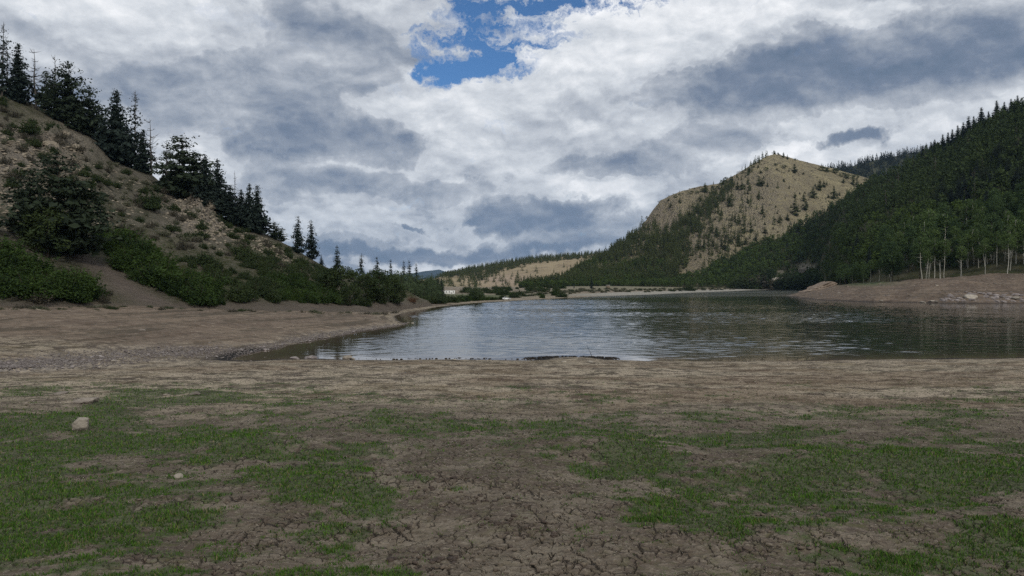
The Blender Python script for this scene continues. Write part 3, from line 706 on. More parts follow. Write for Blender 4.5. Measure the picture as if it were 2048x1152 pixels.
def scatter(hill, n, poly, seed, tmax=1.0, spacing=0):
    r = np.random.default_rng(seed); out = []
    x0 = min(p[0] for p in poly); x1 = max(p[0] for p in poly)
    tries = 0
    acc = []
    while len(out) < n and tries < 60:
        tries += 1
        px = r.uniform(x0, x1, 600); t = r.uniform(0, tmax, 600); X, Y, Z = hill.at(px, t); q, py = proj(X, Y, Z)
        ok = inpoly(px, py, poly)
        for i in np.where(ok)[0]:
            if len(out) >= n: break
            if spacing and any((X[i] - o[0]) ** 2 + (Y[i] - o[1]) ** 2 < spacing ** 2 for o in out): continue
            out.append((X[i], Y[i], Z[i]))
    return out
THICK = [('willow', 48, [(-60,510),(0,515),(60,530),(130,555),(180,572),(205,594),(190,606),(120,602),(-60,594)], (2.2,3.6), 'bushy green shrub in the thicket at the far left slope foot'),
         ('willow', 84, [(195,478),(235,480),(300,518),(350,545),(400,568),(440,588),(440,610),(380,608),(325,585),(262,548),(212,512)], (2.2,3.6), 'bright green shrub in the big thicket below the huge slope tree'),
         ('brush', 50, [(350,510),(400,515),(460,545),(520,560),(560,590),(560,606),(440,606),(430,575),(370,545)], (1.8,2.8), 'dark green shrub in the hollow right of the big green thicket'),
         ('brush', 34, [(470,510),(530,515),(590,545),(600,560),(540,560),(480,535)], (1.8,3.0), 'very dark shrub on the upper slope left of the shore willows'),
         ('willow', 80, [(520,565),(600,560),(650,580),(690,606),(560,606),(520,590)], (1.6,2.6), 'mid green low shrub at the slope foot above the beach'),
         ('brush', 20, [(590,525),(650,535),(670,570),(640,575),(590,550)], (1.6,2.4), 'olive green shrub just under the low end of the ridge'),
         ('grey', 12, [(130,575),(225,585),(230,610),(150,606),(40,606),(0,600)], (1.4,2.2), 'dry grey-brown brush along the lower edge of the far left thicket')]
for gi, (k, n, poly, hs, lab) in enumerate(THICK):
    for (x, y, z) in scatter(LH, n, poly, 100 + gi, .9, .8):
        plant(k, (x, y, z - .15), random.uniform(hs[0] * .5, hs[1] * .95), random.uniform(.85, 1.5), lab, 'shrubs: ' + lab, 'shrub')
pts = scatter(LH, 230, [(0,200),(230,330),(350,400),(520,470),(640,540),(600,560),(480,520),(350,500),(230,460),(180,420),(0,480)], 321, 1.0, 2.2)
for i, (x, y, z) in enumerate(pts):
    px_, py_ = proj(x, y, z)
    if i % 3 == 0: plant('grey', (x, y, z - .08), random.uniform(.9, 1.8), random.uniform(1, 1.5), 'small dry brown bush dotted over the upper left slope', 'small dry bushes on the left slope', 'shrub')
    elif i % 3 == 1: plant('brush', (x, y, z - .08), random.uniform(.8, 1.9), random.uniform(1, 1.6), 'small dark green bush dotted over the upper left slope', 'small dark bushes on the left slope', 'shrub')
    else: plant('sage', (x, y, z - .08), random.uniform(.6, 1.2), random.uniform(1, 1.6), 'pale sage tuft dotted over the upper left slope', 'pale sage tufts on the left slope', 'shrub')
# weeds at the top edge of the left beach
for i in range(70):
    px = random.uniform(-20, 820); Yb = float(np.interp(px, LH.px, LH.Yb)) - random.uniform(-1, 4.5); x = (px - CX) / F * Yb
    k = random.choice(['sage', 'grey', 'brush'])
    plant(k, (x, Yb, max(gz(x, Yb), .1) - .05), random.uniform(.25, .7), random.uniform(1.2, 2.2), {'sage': 'pale low weed at the upper edge of the left beach', 'grey': 'dry brown weed at the upper edge of the left beach', 'brush': 'dark low weed at the upper edge of the left beach'}[k],
          {'sage': 'pale weeds above the left beach', 'grey': 'brown weeds above the left beach', 'brush': 'dark weeds above the left beach'}[k], 'weed')
# willow trees of the spur
def ground_tree(kind, px, base, top, Y, w, label, group=None, cat='tree', z=None):
    x = (px - CX) / F * Y; z0 = gz(x, Y) if z is None else z
    if px < 870:
        lt_ = (Y - np.interp(px, LH.px, LH.Yb)) / (np.interp(px, LH.px, LH.Yr) - np.interp(px, LH.px, LH.Yb)); z0 = max(z0, float(LH.at(np.array([float(px)]), np.array([max(lt_, 0)]))[2][0])) if lt_ > 0 and lt_ < 1.7 else z0
    zt = H - (top - YH) / F * Y
    return plant(kind, (x, Y, z0 - .1), zt - z0, w, label, group, cat)
for (k, px, b_, tp, w, lab) in [('darkbroad',684,600,522,1.35,'tall dark willow tree at the spur, left of the beach bend'),('darkbroad',655,590,528,1.1,'dark willow tree at the left side of the spur clump'),('darkbroad',700,612,560,1.2,'low dark willow tree at the front of the spur, overhanging the beach'),
        ('darkbroad',735,604,540,1.0,'grey-green willow tree between the two large spur willows'),('darkbroad',758,606,530,1.25,'wide dark willow tree, biggest crown of the spur by the water'),('darkbroad',782,606,543,1.1,'dark willow tree right of the widest one on the spur'),('darkbroad',796,608,560,1.0,'last dark willow tree at the right tip of the spur'),
        ('brush',672,608,585,1.4,'low dark bush below the spur willows'),('brush',725,612,588,1.4,'low bush between the front willow and the widest willow')]:
    left_tree(k, px, b_, tp, w, lab)
for i, (px, b_, tp, Y) in enumerate([(700,575,532,205),(720,575,530,215),(742,575,532,225),(760,576,533,230),(775,577,536,240),(790,578,538,230),(803,580,536,220),(815,582,540,235),(828,582,541,225),(842,584,545,240),(855,584,552,250),(868,585,558,260),(812,588,560,200),(830,588,563,205),(848,589,566,205),(866,589,566,215),(874,588,564,240),(795,585,556,200),(860,583,549,300),(872,583,549,320)]):
    ground_tree('cottonwood', px, b_, tp, Y, random.uniform(.8, 1.1), 'pale green cottonwood in the grove behind the spur willows', 'cottonwoods behind the spur')
for (px, b_, tp, Y, w, lab) in [(722,580,506,238,.75,'dark spruce spire above the cottonwoods, nearest the ridge end'),(755,580,512,240,.8,'full dark spruce above the cottonwoods, second spire from the ridge'),(783,580,518,250,.6,'thin pointed spruce above the cottonwoods standing apart'),
        (808,582,521,240,.65,'left spruce of the three close spires right of the cottonwood grove'),(821,582,520,240,.68,'middle spruce of the three close spires right of the cottonwood grove'),(833,582,525,238,.62,'right spruce of the three close spires right of the cottonwood grove'),
        (876,588,553,260,.9,'dark conifer left of the white trailer'),(883,588,556,262,.9,'dark conifer directly beside the white trailer')]:
    ground_tree('spruce', px, b_, tp, Y, w, lab)
ground_tree('rust', 823, 609, 591, 168, 1.25, 'round rusty brown bush on the sand left of the far willows', cat='shrub')
ground_tree('cottonwood', 951, 592, 566, 232, 1.35, 'lone round green tree right of the white trailer')
wl = [(862,604,592),(873,604,590),(884,603,590),(896,602,591),(908,602,592),(920,601,590),(932,600,589),(944,599,588),(956,598,589),(968,598,590),(980,597,591),(990,597,592),(1002,596,592),(900,598,586),(925,597,586),(868,598,586),(945,596,586)]
for (px, b_, tp) in wl:
    Y = float(np.interp(px, [860,900,950,1000], [196,212,235,250]))
    ground_tree('willow' if px > 905 else 'brush', px, b_, tp, Y, random.uniform(1.4, 2.0), 'low green willow in the row along the far left shore' if px > 905 else 'dark low willow at the left end of the far shore row', 'far left shore willows' if px > 905 else 'dark far shore willows', 'shrub')

# ------------------------------------------------------------ far side: merged forests and individual trees
def far_template(r, kind):
    if kind == 'cone':
        n = 74; u = r.uniform(0, 1, n) ** 1.25; z = .06 + .92 * u; rad = .20 * (1 - u) ** .9 + .006
        a = r.uniform(0, 6.28, n); q = rad * r.uniform(.45, 1.1, n)
        p = np.stack([q * np.cos(a), q * np.sin(a), z], 1); s = np.interp(z, [0, 1], [.085, .035])
    else:
        n = 66; v = r.normal(size=(n, 3)); v /= np.linalg.norm(v, axis=1)[:, None]; v *= r.uniform(.5, 1, n)[:, None]
        p = np.stack([v[:, 0] * .26, v[:, 1] * .26, .56 + v[:, 2] * .42], 1); s = np.full(n, .075)
    return leaves(p, s, r, .8, 1.1)
TP = {'cone': [far_template(np.random.default_rng(i), 'cone') for i in range(6)], 'round': [far_template(np.random.default_rng(50 + i), 'round') for i in range(6)]}
def forest(name, label, trees, mats, group=None):
    """trees: list of (x,y,z,h,w,kind,mi) merged into one stuff object"""
    Vs = []; Fs = []; mi = []; o = 0
    r = np.random.default_rng(3)
    for (x, y, z, h, w, k, m) in trees:
        V, Fa = TP[k][r.integers(6)]; a = r.uniform(0, 6.28); ca, sa = math.cos(a), math.sin(a)
        Q = np.empty_like(V); Q[:, 0] = (V[:, 0] * ca - V[:, 1] * sa) * h * w + x; Q[:, 1] = (V[:, 0] * sa + V[:, 1] * ca) * h * w + y; Q[:, 2] = V[:, 2] * h + z
        Vs.append(Q); Fs.append(Fa + o); mi.append(np.full(len(Fa), m)); o += len(V)
        b = h * .018; T = np.array([(x - b, y, z - .5), (x + b, y, z - .5), (x + b * .3, y, z + h * .5), (x - b * .3, y, z + h * .5), (x, y - b, z - .5), (x, y + b, z - .5), (x, y + b * .3, z + h * .5), (x, y - b * .3, z + h * .5)])
        Vs.append(T); Fs.append(np.array([[0,1,2,3],[4,5,6,7]]) + o); mi.append([len(mats) - 1] * 2); o += 8
    me = mk_mesh(name, np.concatenate(Vs), np.concatenate(Fs), False, mats, np.concatenate(mi))
    return tag(link(name, me), label, 'forest', kind='stuff')
def dens_scatter(hill, n, fdens, seed, pxr, tmax=1.02):
    """screen-even scatter with density function of (px,py)"""
    r = np.random.default_rng(seed); px = r.uniform(*pxr, n); t = r.uniform(0, tmax, n); X, Y, Z = hill.at(px, t); _, py = proj(X, Y, Z)
    k = r.random(n) < fdens(px, py, X, Y); return X[k], Y[k], Z[k], px[k], py[k], r
# right slope
def d_rs(px, py, X, Y):
    d = np.where(px > 1040, 1.0, 0); gap = blob(px, py, 1610, 538, 22, 10) + blob(px, py, 1565, 548, 30, 6)
    return d * (1 - np.clip(gap * 1.4, 0, 1))
X, Y, Z, px, py, r = dens_scatter(RS, 8200, d_rs, 5, (1040, 2250))
ft = []; near_slope = []
for i in range(len(X)):
    n = vnoise(X[i] * .012, Y[i] * .012, 66); low = np.interp(px[i], [1040, 1400, 1700, 2048], [545, 505, 470, 420])
    asp = (py[i] > low - 40 * n) and r.random() < .75
    h = r.uniform(4.5, 12.5) if not asp else r.uniform(4.5, 9)
    if px[i] < 1420: h *= .8
    rec = (X[i], Y[i], Z[i], h, r.uniform(.75, 1.15) * (1.0 if not asp else 1.15), 'round' if (asp or r.random() < .3) else 'cone', 1 if asp else 0)
    if Y[i] < 335 and px[i] > 1640: continue
    if Y[i] < 430 and not asp and px[i] < 2120 and len(near_slope) < 110: near_slope.append(rec)
    else: ft.append(rec)
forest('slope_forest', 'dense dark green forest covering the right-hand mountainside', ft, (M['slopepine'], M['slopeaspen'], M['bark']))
for (x, y, z, h, w, k, m) in near_slope:
    plant('fir' if random.random() < .6 else 'pine', (x, y, z - .3), h * 1.05, w * .95, 'dark conifer standing above the aspens on the lower right slope', 'conifers above the aspens', 'tree')
# skyline trees on the right slope
for (px_, tp) in [(2035,190),(2022,197),(2008,203),(1994,200),(1978,222),(1963,214),(1948,232),(1937,232),(1926,244),(1916,250),(1906,258),(1897,264),(1886,268),(1870,278),(1862,283),(1846,290)]:
    p = RS.place(px_, float(np.interp(px_, RS.px, RS.sky)) + 2); h = (float(proj(*p)[1]) - tp) / F * p[1]
    plant('fir', (p[0], p[1], p[2] - .3), h, .9, 'pointed fir silhouetted along the crest of the right mountainside', 'skyline firs of the right mountainside')
# left forested flank and gully of the peak
dense = [(1040,590),(1080,565),(1180,515),(1215,497),(1255,470),(1285,476),(1330,468),(1380,428),(1440,380),(1500,332),(1535,309),(1540,314),(1512,338),(1468,376),(1440,412),(1405,450),(1385,490),(1375,530),(1352,560),(1320,600)]
def d_pk(px, py, X, Y):
    d = inpoly(px, py, dense) * 1.0
    soft = np.clip(blob(px, py, 1430, 460, 55, 70), 0, 1) * .28 + blob(px, py, 1260, 470, 60, 35) * .3 + blob(px, py, 1340, 480, 40, 20) * .5
    n_ = fbm(X * .03, Y * .03, 141, 4)
    d = d * np.clip(.85 + 1.1 * n_, .2, 1)
    return np.maximum(d, soft * (~inpoly(px, py, [(1290,400),(1400,372),(1440,372),(1330,450),(1290,450)])))
X, Y, Z, px, py, r = dens_scatter(PK, 9000, d_pk, 6, (1040, 1560))
ft = []
for i in range(len(X)):
    asp = py[i] > 525 and px[i] < 1330 and r.random() < .5
    ft.append((X[i], Y[i], Z[i], (r.uniform(5.5, 13) if not asp else r.uniform(5, 9)) * (.8 if py[i] < 400 else 1), r.uniform(.7, 1.05), 'round' if asp else 'cone', 1 if asp else 0))
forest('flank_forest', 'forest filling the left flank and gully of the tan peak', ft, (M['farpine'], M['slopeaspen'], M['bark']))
# low scrub dotted over the bare face
X, Y, Z, px, py, r = dens_scatter(PK, 1800, lambda a, b, c, d: (a > 1290) * np.clip(.35 + fbm(c * .02, d * .02, 171, 4), 0, 1) * (b > 320), 16, (1290, 1760))
forest('scrub', 'low dark scrub dotted over the bare face of the tan peak', [(X[i], Y[i], Z[i] - .3, r.uniform(1.0, 2.8), r.uniform(1.2, 2.2), 'round', 0) for i in range(len(X))], (M['sage'], M['bark']))
# individual trees on the bare face
def one_mesh_tree(kind, i, cm):
    r = np.random.default_rng(900 + i)
    c = crown_conifer(r, .24, 11, 5, 4, .05, .4, .1, .055, .75, .1) if kind == 'cone' else crown_broad(r, 22, 22, .05, .42, .05, 1.0, .16)
    tr = trunk_mesh(r, .9, .02, .005, 5)
    V, Fa = join([c, tr]); return mk_mesh('far tree', V, Fa, False, (M[cm], M['bark']), [0] * len(c[1]) + [1] * len(tr[1]))
FT = [one_mesh_tree('cone', i, 'farpine') for i in range(4)]; FB = [one_mesh_tree('round', i, 'farpine') for i in range(3)]
def far_tree(px, base, wpx, hpx, label, group, hill=PK, name='pine_tree', bush=False):
    p = hill.place(px, base); o = link(name, random.choice(FB if bush else FT)); s = hpx / F * p[1]; w = wpx / F * p[1] / (.48 if not bush else .84)
    o.location = (p[0], p[1], p[2] - .3); o.scale = (w, w, s); o.rotation_euler = (0, 0, random.uniform(0, 6.28)); tag(o, label, 'tree', group)
ra0 = np.random.default_rng(404)
G1 = 'scattered conifers on the tan peak'; L1 = 'small dark conifer scattered on the bare tan face of the peak'
FACE = [(1518,371,11,17),(1524,371,8,14),(1535,372,4,8),(1518,396,8,14),(1495,404,5,11),(1525,428,9,16),(1590,430,17,26),(1612,419,11,18),(1607,402,7,14),(1590,395,7,10),(1626,395,14,19),(1640,380,12,18),(1648,374,8,12),(1668,396,12,21),(1687,365,7,9),(1706,368,8,14),(1714,372,8,13),
        (1589,345,10,15),(1655,342,5,6),(1488,466,9,20),(1502,465,8,18),(1450,484,7,10),(1462,485,8,12),(1476,482,8,15),(1433,473,8,18),(1422,465,5,15),(1478,446,7,15),(1470,442,6,16),(1460,412,10,17),(1443,430,7,14),(1484,378,9,14),(1465,372,7,13),(1475,378,8,14),(1496,368,6,13),(1500,378,5,9),
        (1410,384,12,16),(1400,402,8,12),(1360,405,6,10),(1341,414,6,9),(1397,498,6,18),(1408,495,7,17),(1426,492,6,13),(1450,500,9,20),(1455,498,6,12),(1478,492,8,18),(1492,488,10,12),(1512,480,9,12),(1530,465,10,11),(1560,445,10,14),(1575,440,9,12),(1447,368,7,11),(1521,346,7,6),(1498,345,6,12),(1516,335,4,7)]
for (px, b_, w, h) in FACE: far_tree(px, b_ + 1, w * 1.25, h * 1.25, L1, G1)
for k in range(34):
    rr = np.random.default_rng(k + 700); px = rr.uniform(1425, 1700); lo = np.interp(px, [1425, 1550, 1700], [500, 440, 385]); hi = np.interp(px, [1425, 1550, 1700], [400, 330, 355])
    far_tree(px, rr.uniform(hi, lo), rr.uniform(3, 6), rr.uniform(4, 9), L1, G1)
for (px, b_, w, h, lab) in [(1548,309,9,8,'dark tree crowning the very summit of the tan peak'),(1556,312,10,7,'second dark tree just right of the summit of the peak'),(1567,315,7,10,'pointed tree on the skyline right of the summit'),(1575,319,6,9,'narrow tree, lowest of those right of the summit'),
       (1551,331,10,5,'small flat bush under the summit of the peak'),(1567,336,14,7,'wider flat bush under the summit of the peak, right one'),(1532,341,9,8,'round bush left of the flat bushes under the summit'),(1590,321,6,5,'tiny bush on the right shoulder skyline'),(1610,326,7,3,'flat low bush on the right shoulder skyline')]:
    far_tree(px, b_, w, h * 1.15, lab, None, bush=('bush' in lab), name='bush' if 'bush' in lab else 'pine_tree')
for (px, b_, w, h) in [(1337,402,6,6),(1351,395,8,7),(1359,392,7,6),(1382,387,12,7),(1394,386,10,6),(1406,384,12,9),(1412,382,9,9),(1426,379,12,9),(1436,377,9,7),(1452,366,11,13),(1462,362,9,10),(1443,370,9,11),(1294,436,7,6),(1236,494,7,8),(1225,500,8,9),(1211,507,7,9),(1199,512,8,9)]:
    far_tree(px, b_ + 1, w, h * 1.2, 'dark rounded pine on the skyline of the left shoulder of the tan peak', 'skyline pines of the left shoulder', bush=True, name='pine_tree')
# far ridge
bandy = lambda px: np.interp(px, [880, 960, 1000, 1060, 1150, 1200], [552, 560, 545, 528, 518, 514])
def d_fr(px, py, X, Y):
    band = sstep(bandy(px) - py, -4, 3)
    cl = .10 * blob(px, py, 1000, 560, 60, 14) + .15 * blob(px, py, 1045, 575, 35, 18) + .012 + .12 * (px < 960) * (py < 575)
    return np.clip(band + cl, 0, 1)
X, Y, Z, px, py, r = dens_scatter(FR, 3600, d_fr, 8, (860, 1260))
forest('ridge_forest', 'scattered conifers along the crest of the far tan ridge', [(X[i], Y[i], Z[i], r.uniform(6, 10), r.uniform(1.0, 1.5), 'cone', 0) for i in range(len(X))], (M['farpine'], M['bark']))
for i in range(60):
    px_ = ra0.uniform(925, 1130); Y_ = ra0.uniform(270, 620); x_ = (px_ - CX) / F * Y_
    plant('brush' if i % 2 else 'willow', (x_, Y_, gz(x_, Y_) - .2), ra0.uniform(1.5, 3.6), ra0.uniform(1, 1.6), 'dark bush on the valley floor in front of the far tan ridge' if i % 2 else 'green bush on the valley floor in front of the far tan ridge', 'bushes on the valley floor', 'shrub')
# dark ridge
X, Y, Z, px, py, r = dens_scatter(DR, 2600, lambda a, b, c, d: np.ones(len(a)), 9, (1560, 2000), 1.03)
forest('far_forest', 'dark forest on the far ridge behind the right mountainside', [(X[i], Y[i], Z[i], r.uniform(10, 17), r.uniform(.9, 1.3), 'cone', 0) for i in range(len(X))], (M['fir'], M['bark']))
for (px, b_, w, h) in [(1643,338,14,12),(1655,340,12,11),(1668,342,13,10),(1672,344,12,16),(1650,340,10,12),(1685,350,14,12),(1697,354,16,14),(1710,356,14,14)]:
    far_tree(px, b_ + 4, w, h, 'round-topped pine in the cluster at the right end of the tan shoulder', 'pines at the right end of the shoulder', bush=True)

# ------------------------------------------------------------ right shore: aspens, bushes
ra = np.random.default_rng(77)
AS = [(1972,532,385,1.35),(1932,534,405,1.0),(1882,537,400,1.1),(1860,538,392,1.1),(1945,531,400,.9),(1952,531,410,.9),(1958,530,405,.9),(1980,530,398,.9),(1987,529,402,.9),(1826,541,430,1.1),(1805,541,445,1.0),(1765,543,440,1.1),(2044,527,390,1.0),(2015,529,420,1.0),(1878,538,420,.9),(1855,540,418,.9)]
for i, (px, b_, tp, w) in enumerate(AS):
    x, y, z = on_ground(px, b_); z0 = z; h = (b_ - tp) / F * y
    lab = {0: 'largest white-trunked aspen with wide forked crown on the right shore', 1: 'leaning slim aspen trunk left of the largest aspen', 12: 'aspen at the right edge of the picture above the bank'}.get(i)
    plant('aspen', (x, y, z0 - .2), h, w * 1.15, lab or 'slim pale-trunked aspen in the front row above the right bank', None if lab else 'front row aspens')
cnt = 0
while cnt < 190:
    px = 2110 - 430 * ra.uniform(0, 1) ** 1.35; Y = np.interp(px, [1660, 1750, 1900, 2110], [348, 288, 257, 244]) + ra.uniform(0, 85)
    x = (px - CX) / F * Y
    t0 = RS.at(np.array([px]), np.array([max(0, (Y - np.interp(px, RS.px, RS.Yb)) / (np.interp(px, RS.px, RS.Yr) - np.interp(px, RS.px, RS.Yb)))]))
    z = max(gz(x, Y), float(t0[2][0])) if Y > np.interp(px, RS.px, RS.Yb) else gz(x, Y)
    _, pb = proj(x, Y, z)
    if pb > np.interp(px, [1660, 1700, 1800, 1900, 2048], [556, 548, 543, 538, 533]): 
        Y += 12; x = (px - CX) / F * Y; z = gz(x, Y)
    h = ra.uniform(11, 18) if px > 1760 else ra.uniform(7, 11)
    plant('aspen' if (cnt % 3 == 0 or Y < 290) else 'leafyaspen', (x, Y, z - .2), h, ra.uniform(.8, 1.1), 'dark leafy aspen packed into the stand behind the front row', 'aspens in the stand on the right shore'); cnt += 1
for (px, b_, tp, w, k, lab) in [(1545,566,530,1.25,'darkbroad','big round dark bush on the far shore between pale rocks'),(1478,567,555,1.6,'brush','small dark bush at the left end of the far right thicket'),(1490,567,552,1.6,'brush','low dark bush second from the left end of the far right thicket'),(1508,567,550,1.4,'brush','grey-green bush left of the big round dark bush'),(1525,567,545,1.3,'grey','greyish bush leaning on the big round dark bush'),
        (1585,562,540,1.3,'brush','dark bush right of the big round dark bush'),(1603,563,541,1.3,'brush','second dark bush right of the big round dark bush'),(1625,560,532,1.2,'willow','green bush behind the pink rock ledge'),(1377,576,568,1.9,'brush','lone low dark bush on the far sage bank'),
        (1183,578,551,.8,'spruce','lone pointed dark spruce on the far bank'),(1148,580,568,.8,'spruce','small dark conifer left of the lone pointed spruce'),(1008,588,574,1.3,'brush','dark bush on the far meadow right of the parked car')]:
    Y = 520 if px < 1400 else 690
    if px < 1050: Y = 330
    ground_tree(k, px, b_, tp, Y, w, lab, cat='tree' if k in ('spruce',) else 'shrub')
for (px, b_, h, w, k, lab) in [(1668,558,9,1.0,'darkbroad','tall dark bush at the end of the aspens, nearest the pink rock ledge'),(1690,552,8,1.0,'darkbroad','dark leafy bush under the leftmost aspens'),(1652,552,7,1.2,'darkbroad','rounded bush just above the pink rock ledge'),(1712,548,6.5,1.0,'darkbroad','dark bush right of the leftmost aspens, filling the trunk gaps')]:
    x, y, z = on_ground(px, b_); plant(k, (x, y, z - .2), h, w, lab, cat='shrub')
x, y, z = on_ground(1706, 548); plant('snag', (x, y, z), 7.5, 1.3, 'pale leaning dead aspen among the dark bushes above the ledge', tilt=.35)
for i in range(46):
    px = ra.uniform(1700, 2080); x, y, z = on_ground(px, np.interp(px, [1700, 2080], [547, 529]) - ra.uniform(0, 3)); y += ra.uniform(2, 14); x = (px - CX) / F * y
    plant('brush', (x, y, gz(x, y) - .1), ra.uniform(.8, 1.7), ra.uniform(1, 1.5), 'low dark undergrowth bush at the foot of the aspens', 'undergrowth below the aspens', 'shrub')
for i in range(34):
    px = ra.uniform(1560, 2080); t_ = ra.uniform(.12, .9); X_, Y_, Z_ = RS.at(np.array([px]), np.array([t_])); plant('snag', (X_[0], Y_[0], Z_[0] - .3), ra.uniform(9, 14), 1.3, 'bare grey dead tree among the green trees of the right mountainside', 'dead trees on the right mountainside')
rbp = []
for i in range(620):
    if i < 380: px = ra.uniform(1880, 2075); py = ra.uniform(np.interp(px, [1880, 1930, 1960, 2075], [600, 580, 586, 584]), 607)
    else: px = ra.uniform(1600, 2075); b_ = np.interp(px, [1600, 1640, 1800, 2075], [596, 599, 604, 606]); py = b_ - abs(ra.normal(0, 1)) * np.interp(px, [1600, 2075], [6, 20])
    rbp.append(on_ground(px, py))
RUB = rbp
# sagebrush over the far bank
for i in range(230):
    px = ra.uniform(1030, 1470); Y = ra.uniform(0, 1) ** 1.2 * 110 + np.interp(px, [1030, 1100, 1200, 1300, 1400, 1470], [270, 330, 380, 430, 540, 640])
    x = (px - CX) / F * Y
    k = 'sage' if i % 3 else 'brush'
    plant(k, (x, Y, gz(x, Y) - .1), ra.uniform(.7, 1.5), ra.uniform(1.2, 2.2), 'pale sagebrush clump on the long far bank' if k == 'sage' else 'small dark bush among the sagebrush of the far bank', 'sagebrush on the far bank' if k == 'sage' else 'dark bushes on the far bank', 'shrub')

# ------------------------------------------------------------ rocks
import bmesh
def rock_mesh(seed, mat, sub=3, flat=.7, rough=.28, boxy=0.0):
    bm = bmesh.new(); bmesh.ops.create_icosphere(bm, subdivisions=sub, radius=1)
    V = np.array([v.co[:] for v in bm.verts]); r = np.random.default_rng(seed)
    if boxy:
        m = np.abs(V).max(1)[:, None]; V = V * (1 - boxy) + V / m * boxy * .8
    for k in range(4 if boxy > .7 else 12):       # chop flat facets
        n = r.normal(size=3); n /= np.linalg.norm(n); d = r.uniform(.62, .9); s = V @ n; over = np.maximum(s - d, 0); V = V - over[:, None] * n * .92
    dsp = fbm(V[:, 0] * 2 + seed, V[:, 1] * 2 + V[:, 2] * 1.7, seed, 4, .6)[:, None]
    V = V * (1 + rough * dsp * .5); V[:, 2] *= flat
    for v, c in zip(bm.verts, V): v.co = c
    me = bpy.data.meshes.new('rock'); bm.to_mesh(me); bm.free(); me.materials.append(M[mat]); return me
RK = {m: [rock_mesh(11 + i + 20 * j, m) for i in range(5)] for j, m in enumerate(('rock', 'purplerock', 'palerock', 'pinkrock'))}
def rock(px, py, wpx, label, group=None, mat='rock', hs=1.0, name='rock', sink=.35, me=None):
    x, y, z = on_ground(px, py); s = wpx / F * y / 2
    o = link(name, me or random.choice(RK[mat])); o.scale = (s, s * random.uniform(.7, 1), s * hs); o.location = (x, y, z + s * .7 * hs * (1 - 2 * sink)); o.rotation_euler = (random.uniform(-.15, .15), random.uniform(-.15, .15), random.uniform(0, 6.28))
    return tag(o, label, 'rock', group)
o = rock(161, 862, 37, 'squarish grey boulder standing alone on the green grass at left', mat='rock', hs=1.0, name='boulder', me=rock_mesh(6, 'palerock', 4, .82, .36, .80), sink=.10)
o.rotation_euler = (.02, .05, .35); o.scale = (o.scale[0] * .95, o.scale[0] * .9, o.scale[2])
rock(358, 956, 20, 'small pale angular stone on bare soil in the left grass', mat='palerock', hs=.9)
rock(170, 806, 60, 'low half-buried slab with worn top behind the squarish boulder', mat='rock', hs=.35)
rock(120, 788, 34, 'flat pale stone in the grass left of the half-buried slab', mat='rock', hs=.3)
rock(390, 790, 26, 'small low stone in the straw grass, right one of two', mat='rock', hs=.5)
rock(333, 793, 18, 'small dark stone in the straw grass, left one of two', mat='rock', hs=.5)
for (px, py, w, lab, m) in [(694,717,26,'white rounded rock at the water edge, left end of the lake','palerock'),(705,718,10,'small stone touching the white rounded rock','palerock'),(622,718,30,'long flat pale stone on the wet mud by the cove','purplerock'),(590,718,22,'flat stone left of the long flat pale stone','purplerock'),(530,717,12,'small stone at the far left of the wet mud','purplerock'),(908,721,14,'pale stone on the mud rim below the middle of the lake','palerock'),(954,722,7,'tiny upright stone right of the pale stone on the mud rim','palerock'),
        (1128,725,15,'pale stone left of the stick in the water','palerock'),(1181,725,16,'pale stone right below the stick in the water','palerock'),(1037,716,5,'tiny dark stone poking out of the shallows','rock'),(841,725,12,'low stone on the straw mud between the white rock and the middle','rock'),(1382,728,11,'small stone on the dry mud below the right part of the lake','rock'),(1708,716,14,'small pale stone in the dark shallows at right','palerock'),(873,716,10,'dark clod at the water edge','rock'),
        (825,647,7,'small pale stone at the tip of the left beach','palerock'),(818,646,8,'pale stone at the tip of the left beach, landward one','palerock'),(52,677,8,'small white stone alone on the brown left beach','palerock'),(268,708,10,'dark brown stone above the gravel band','rock'),(280,664,24,'dark broken slab in a ledge of the left beach','rock'),(230,723,16,'flat pale stone at the lower edge of the gravel band','palerock')]:
    rock(px, py, w, lab, None, m, .55)
rr = np.random.default_rng(31)
for i in range(52):
    px = rr.uniform(0, 480); c = np.interp(px, [0, 200, 330, 480], [733, 716, 705, 702]); rock(px, c + rr.normal(0, 8), rr.uniform(4, 11), 'mauve grey cobble in the gravel band of the left beach', 'cobbles of the left beach', 'purplerock', .6)
for i in range(34):
    px = rr.uniform(480, 820); c = np.interp(px, [480, 560, 620, 700, 820], [712, 697, 684, 668, 648]); rock(px, c - 1.5 - abs(rr.normal(0, 5)) * np.interp(px, [480, 820], [1.3, .25]), rr.uniform(4, 10) * np.interp(px, [480, 820], [1.15, .5]), 'pale cobble lining the water edge of the left beach', 'cobbles at the left water edge', 'purplerock', .6)
for i in range(40):
    px = rr.uniform(0, 760); rock(px, rr.uniform(625, 690) - px * .02, rr.uniform(2.5, 7), 'small brown stone strewn over the terraced left beach', 'stones strewn on the left beach', 'rock', .6)
for i in range(85):
    px = rr.uniform(1885, 2060); top = np.interp(px, [1885, 1930, 1960, 2060], [598, 580, 588, 590]); rock(px, rr.uniform(top, 606), rr.uniform(5, 15), 'broken grey rock in the rock pile at the right waterline', 'rock pile at the right waterline', 'purplerock', .7)
for i in range(52):
    px = rr.uniform(1640, 2060); top = np.interp(px, [1640, 1800, 2060], [575, 560, 540]); bot = np.interp(px, [1640, 2060], [598, 600]); rock(px, rr.uniform(top, bot), rr.uniform(2.5, 9), 'pale stone scattered over the reddish right bank', 'stones scattered on the right bank', random.choice(['palerock', 'pinkrock', 'purplerock']), .55)
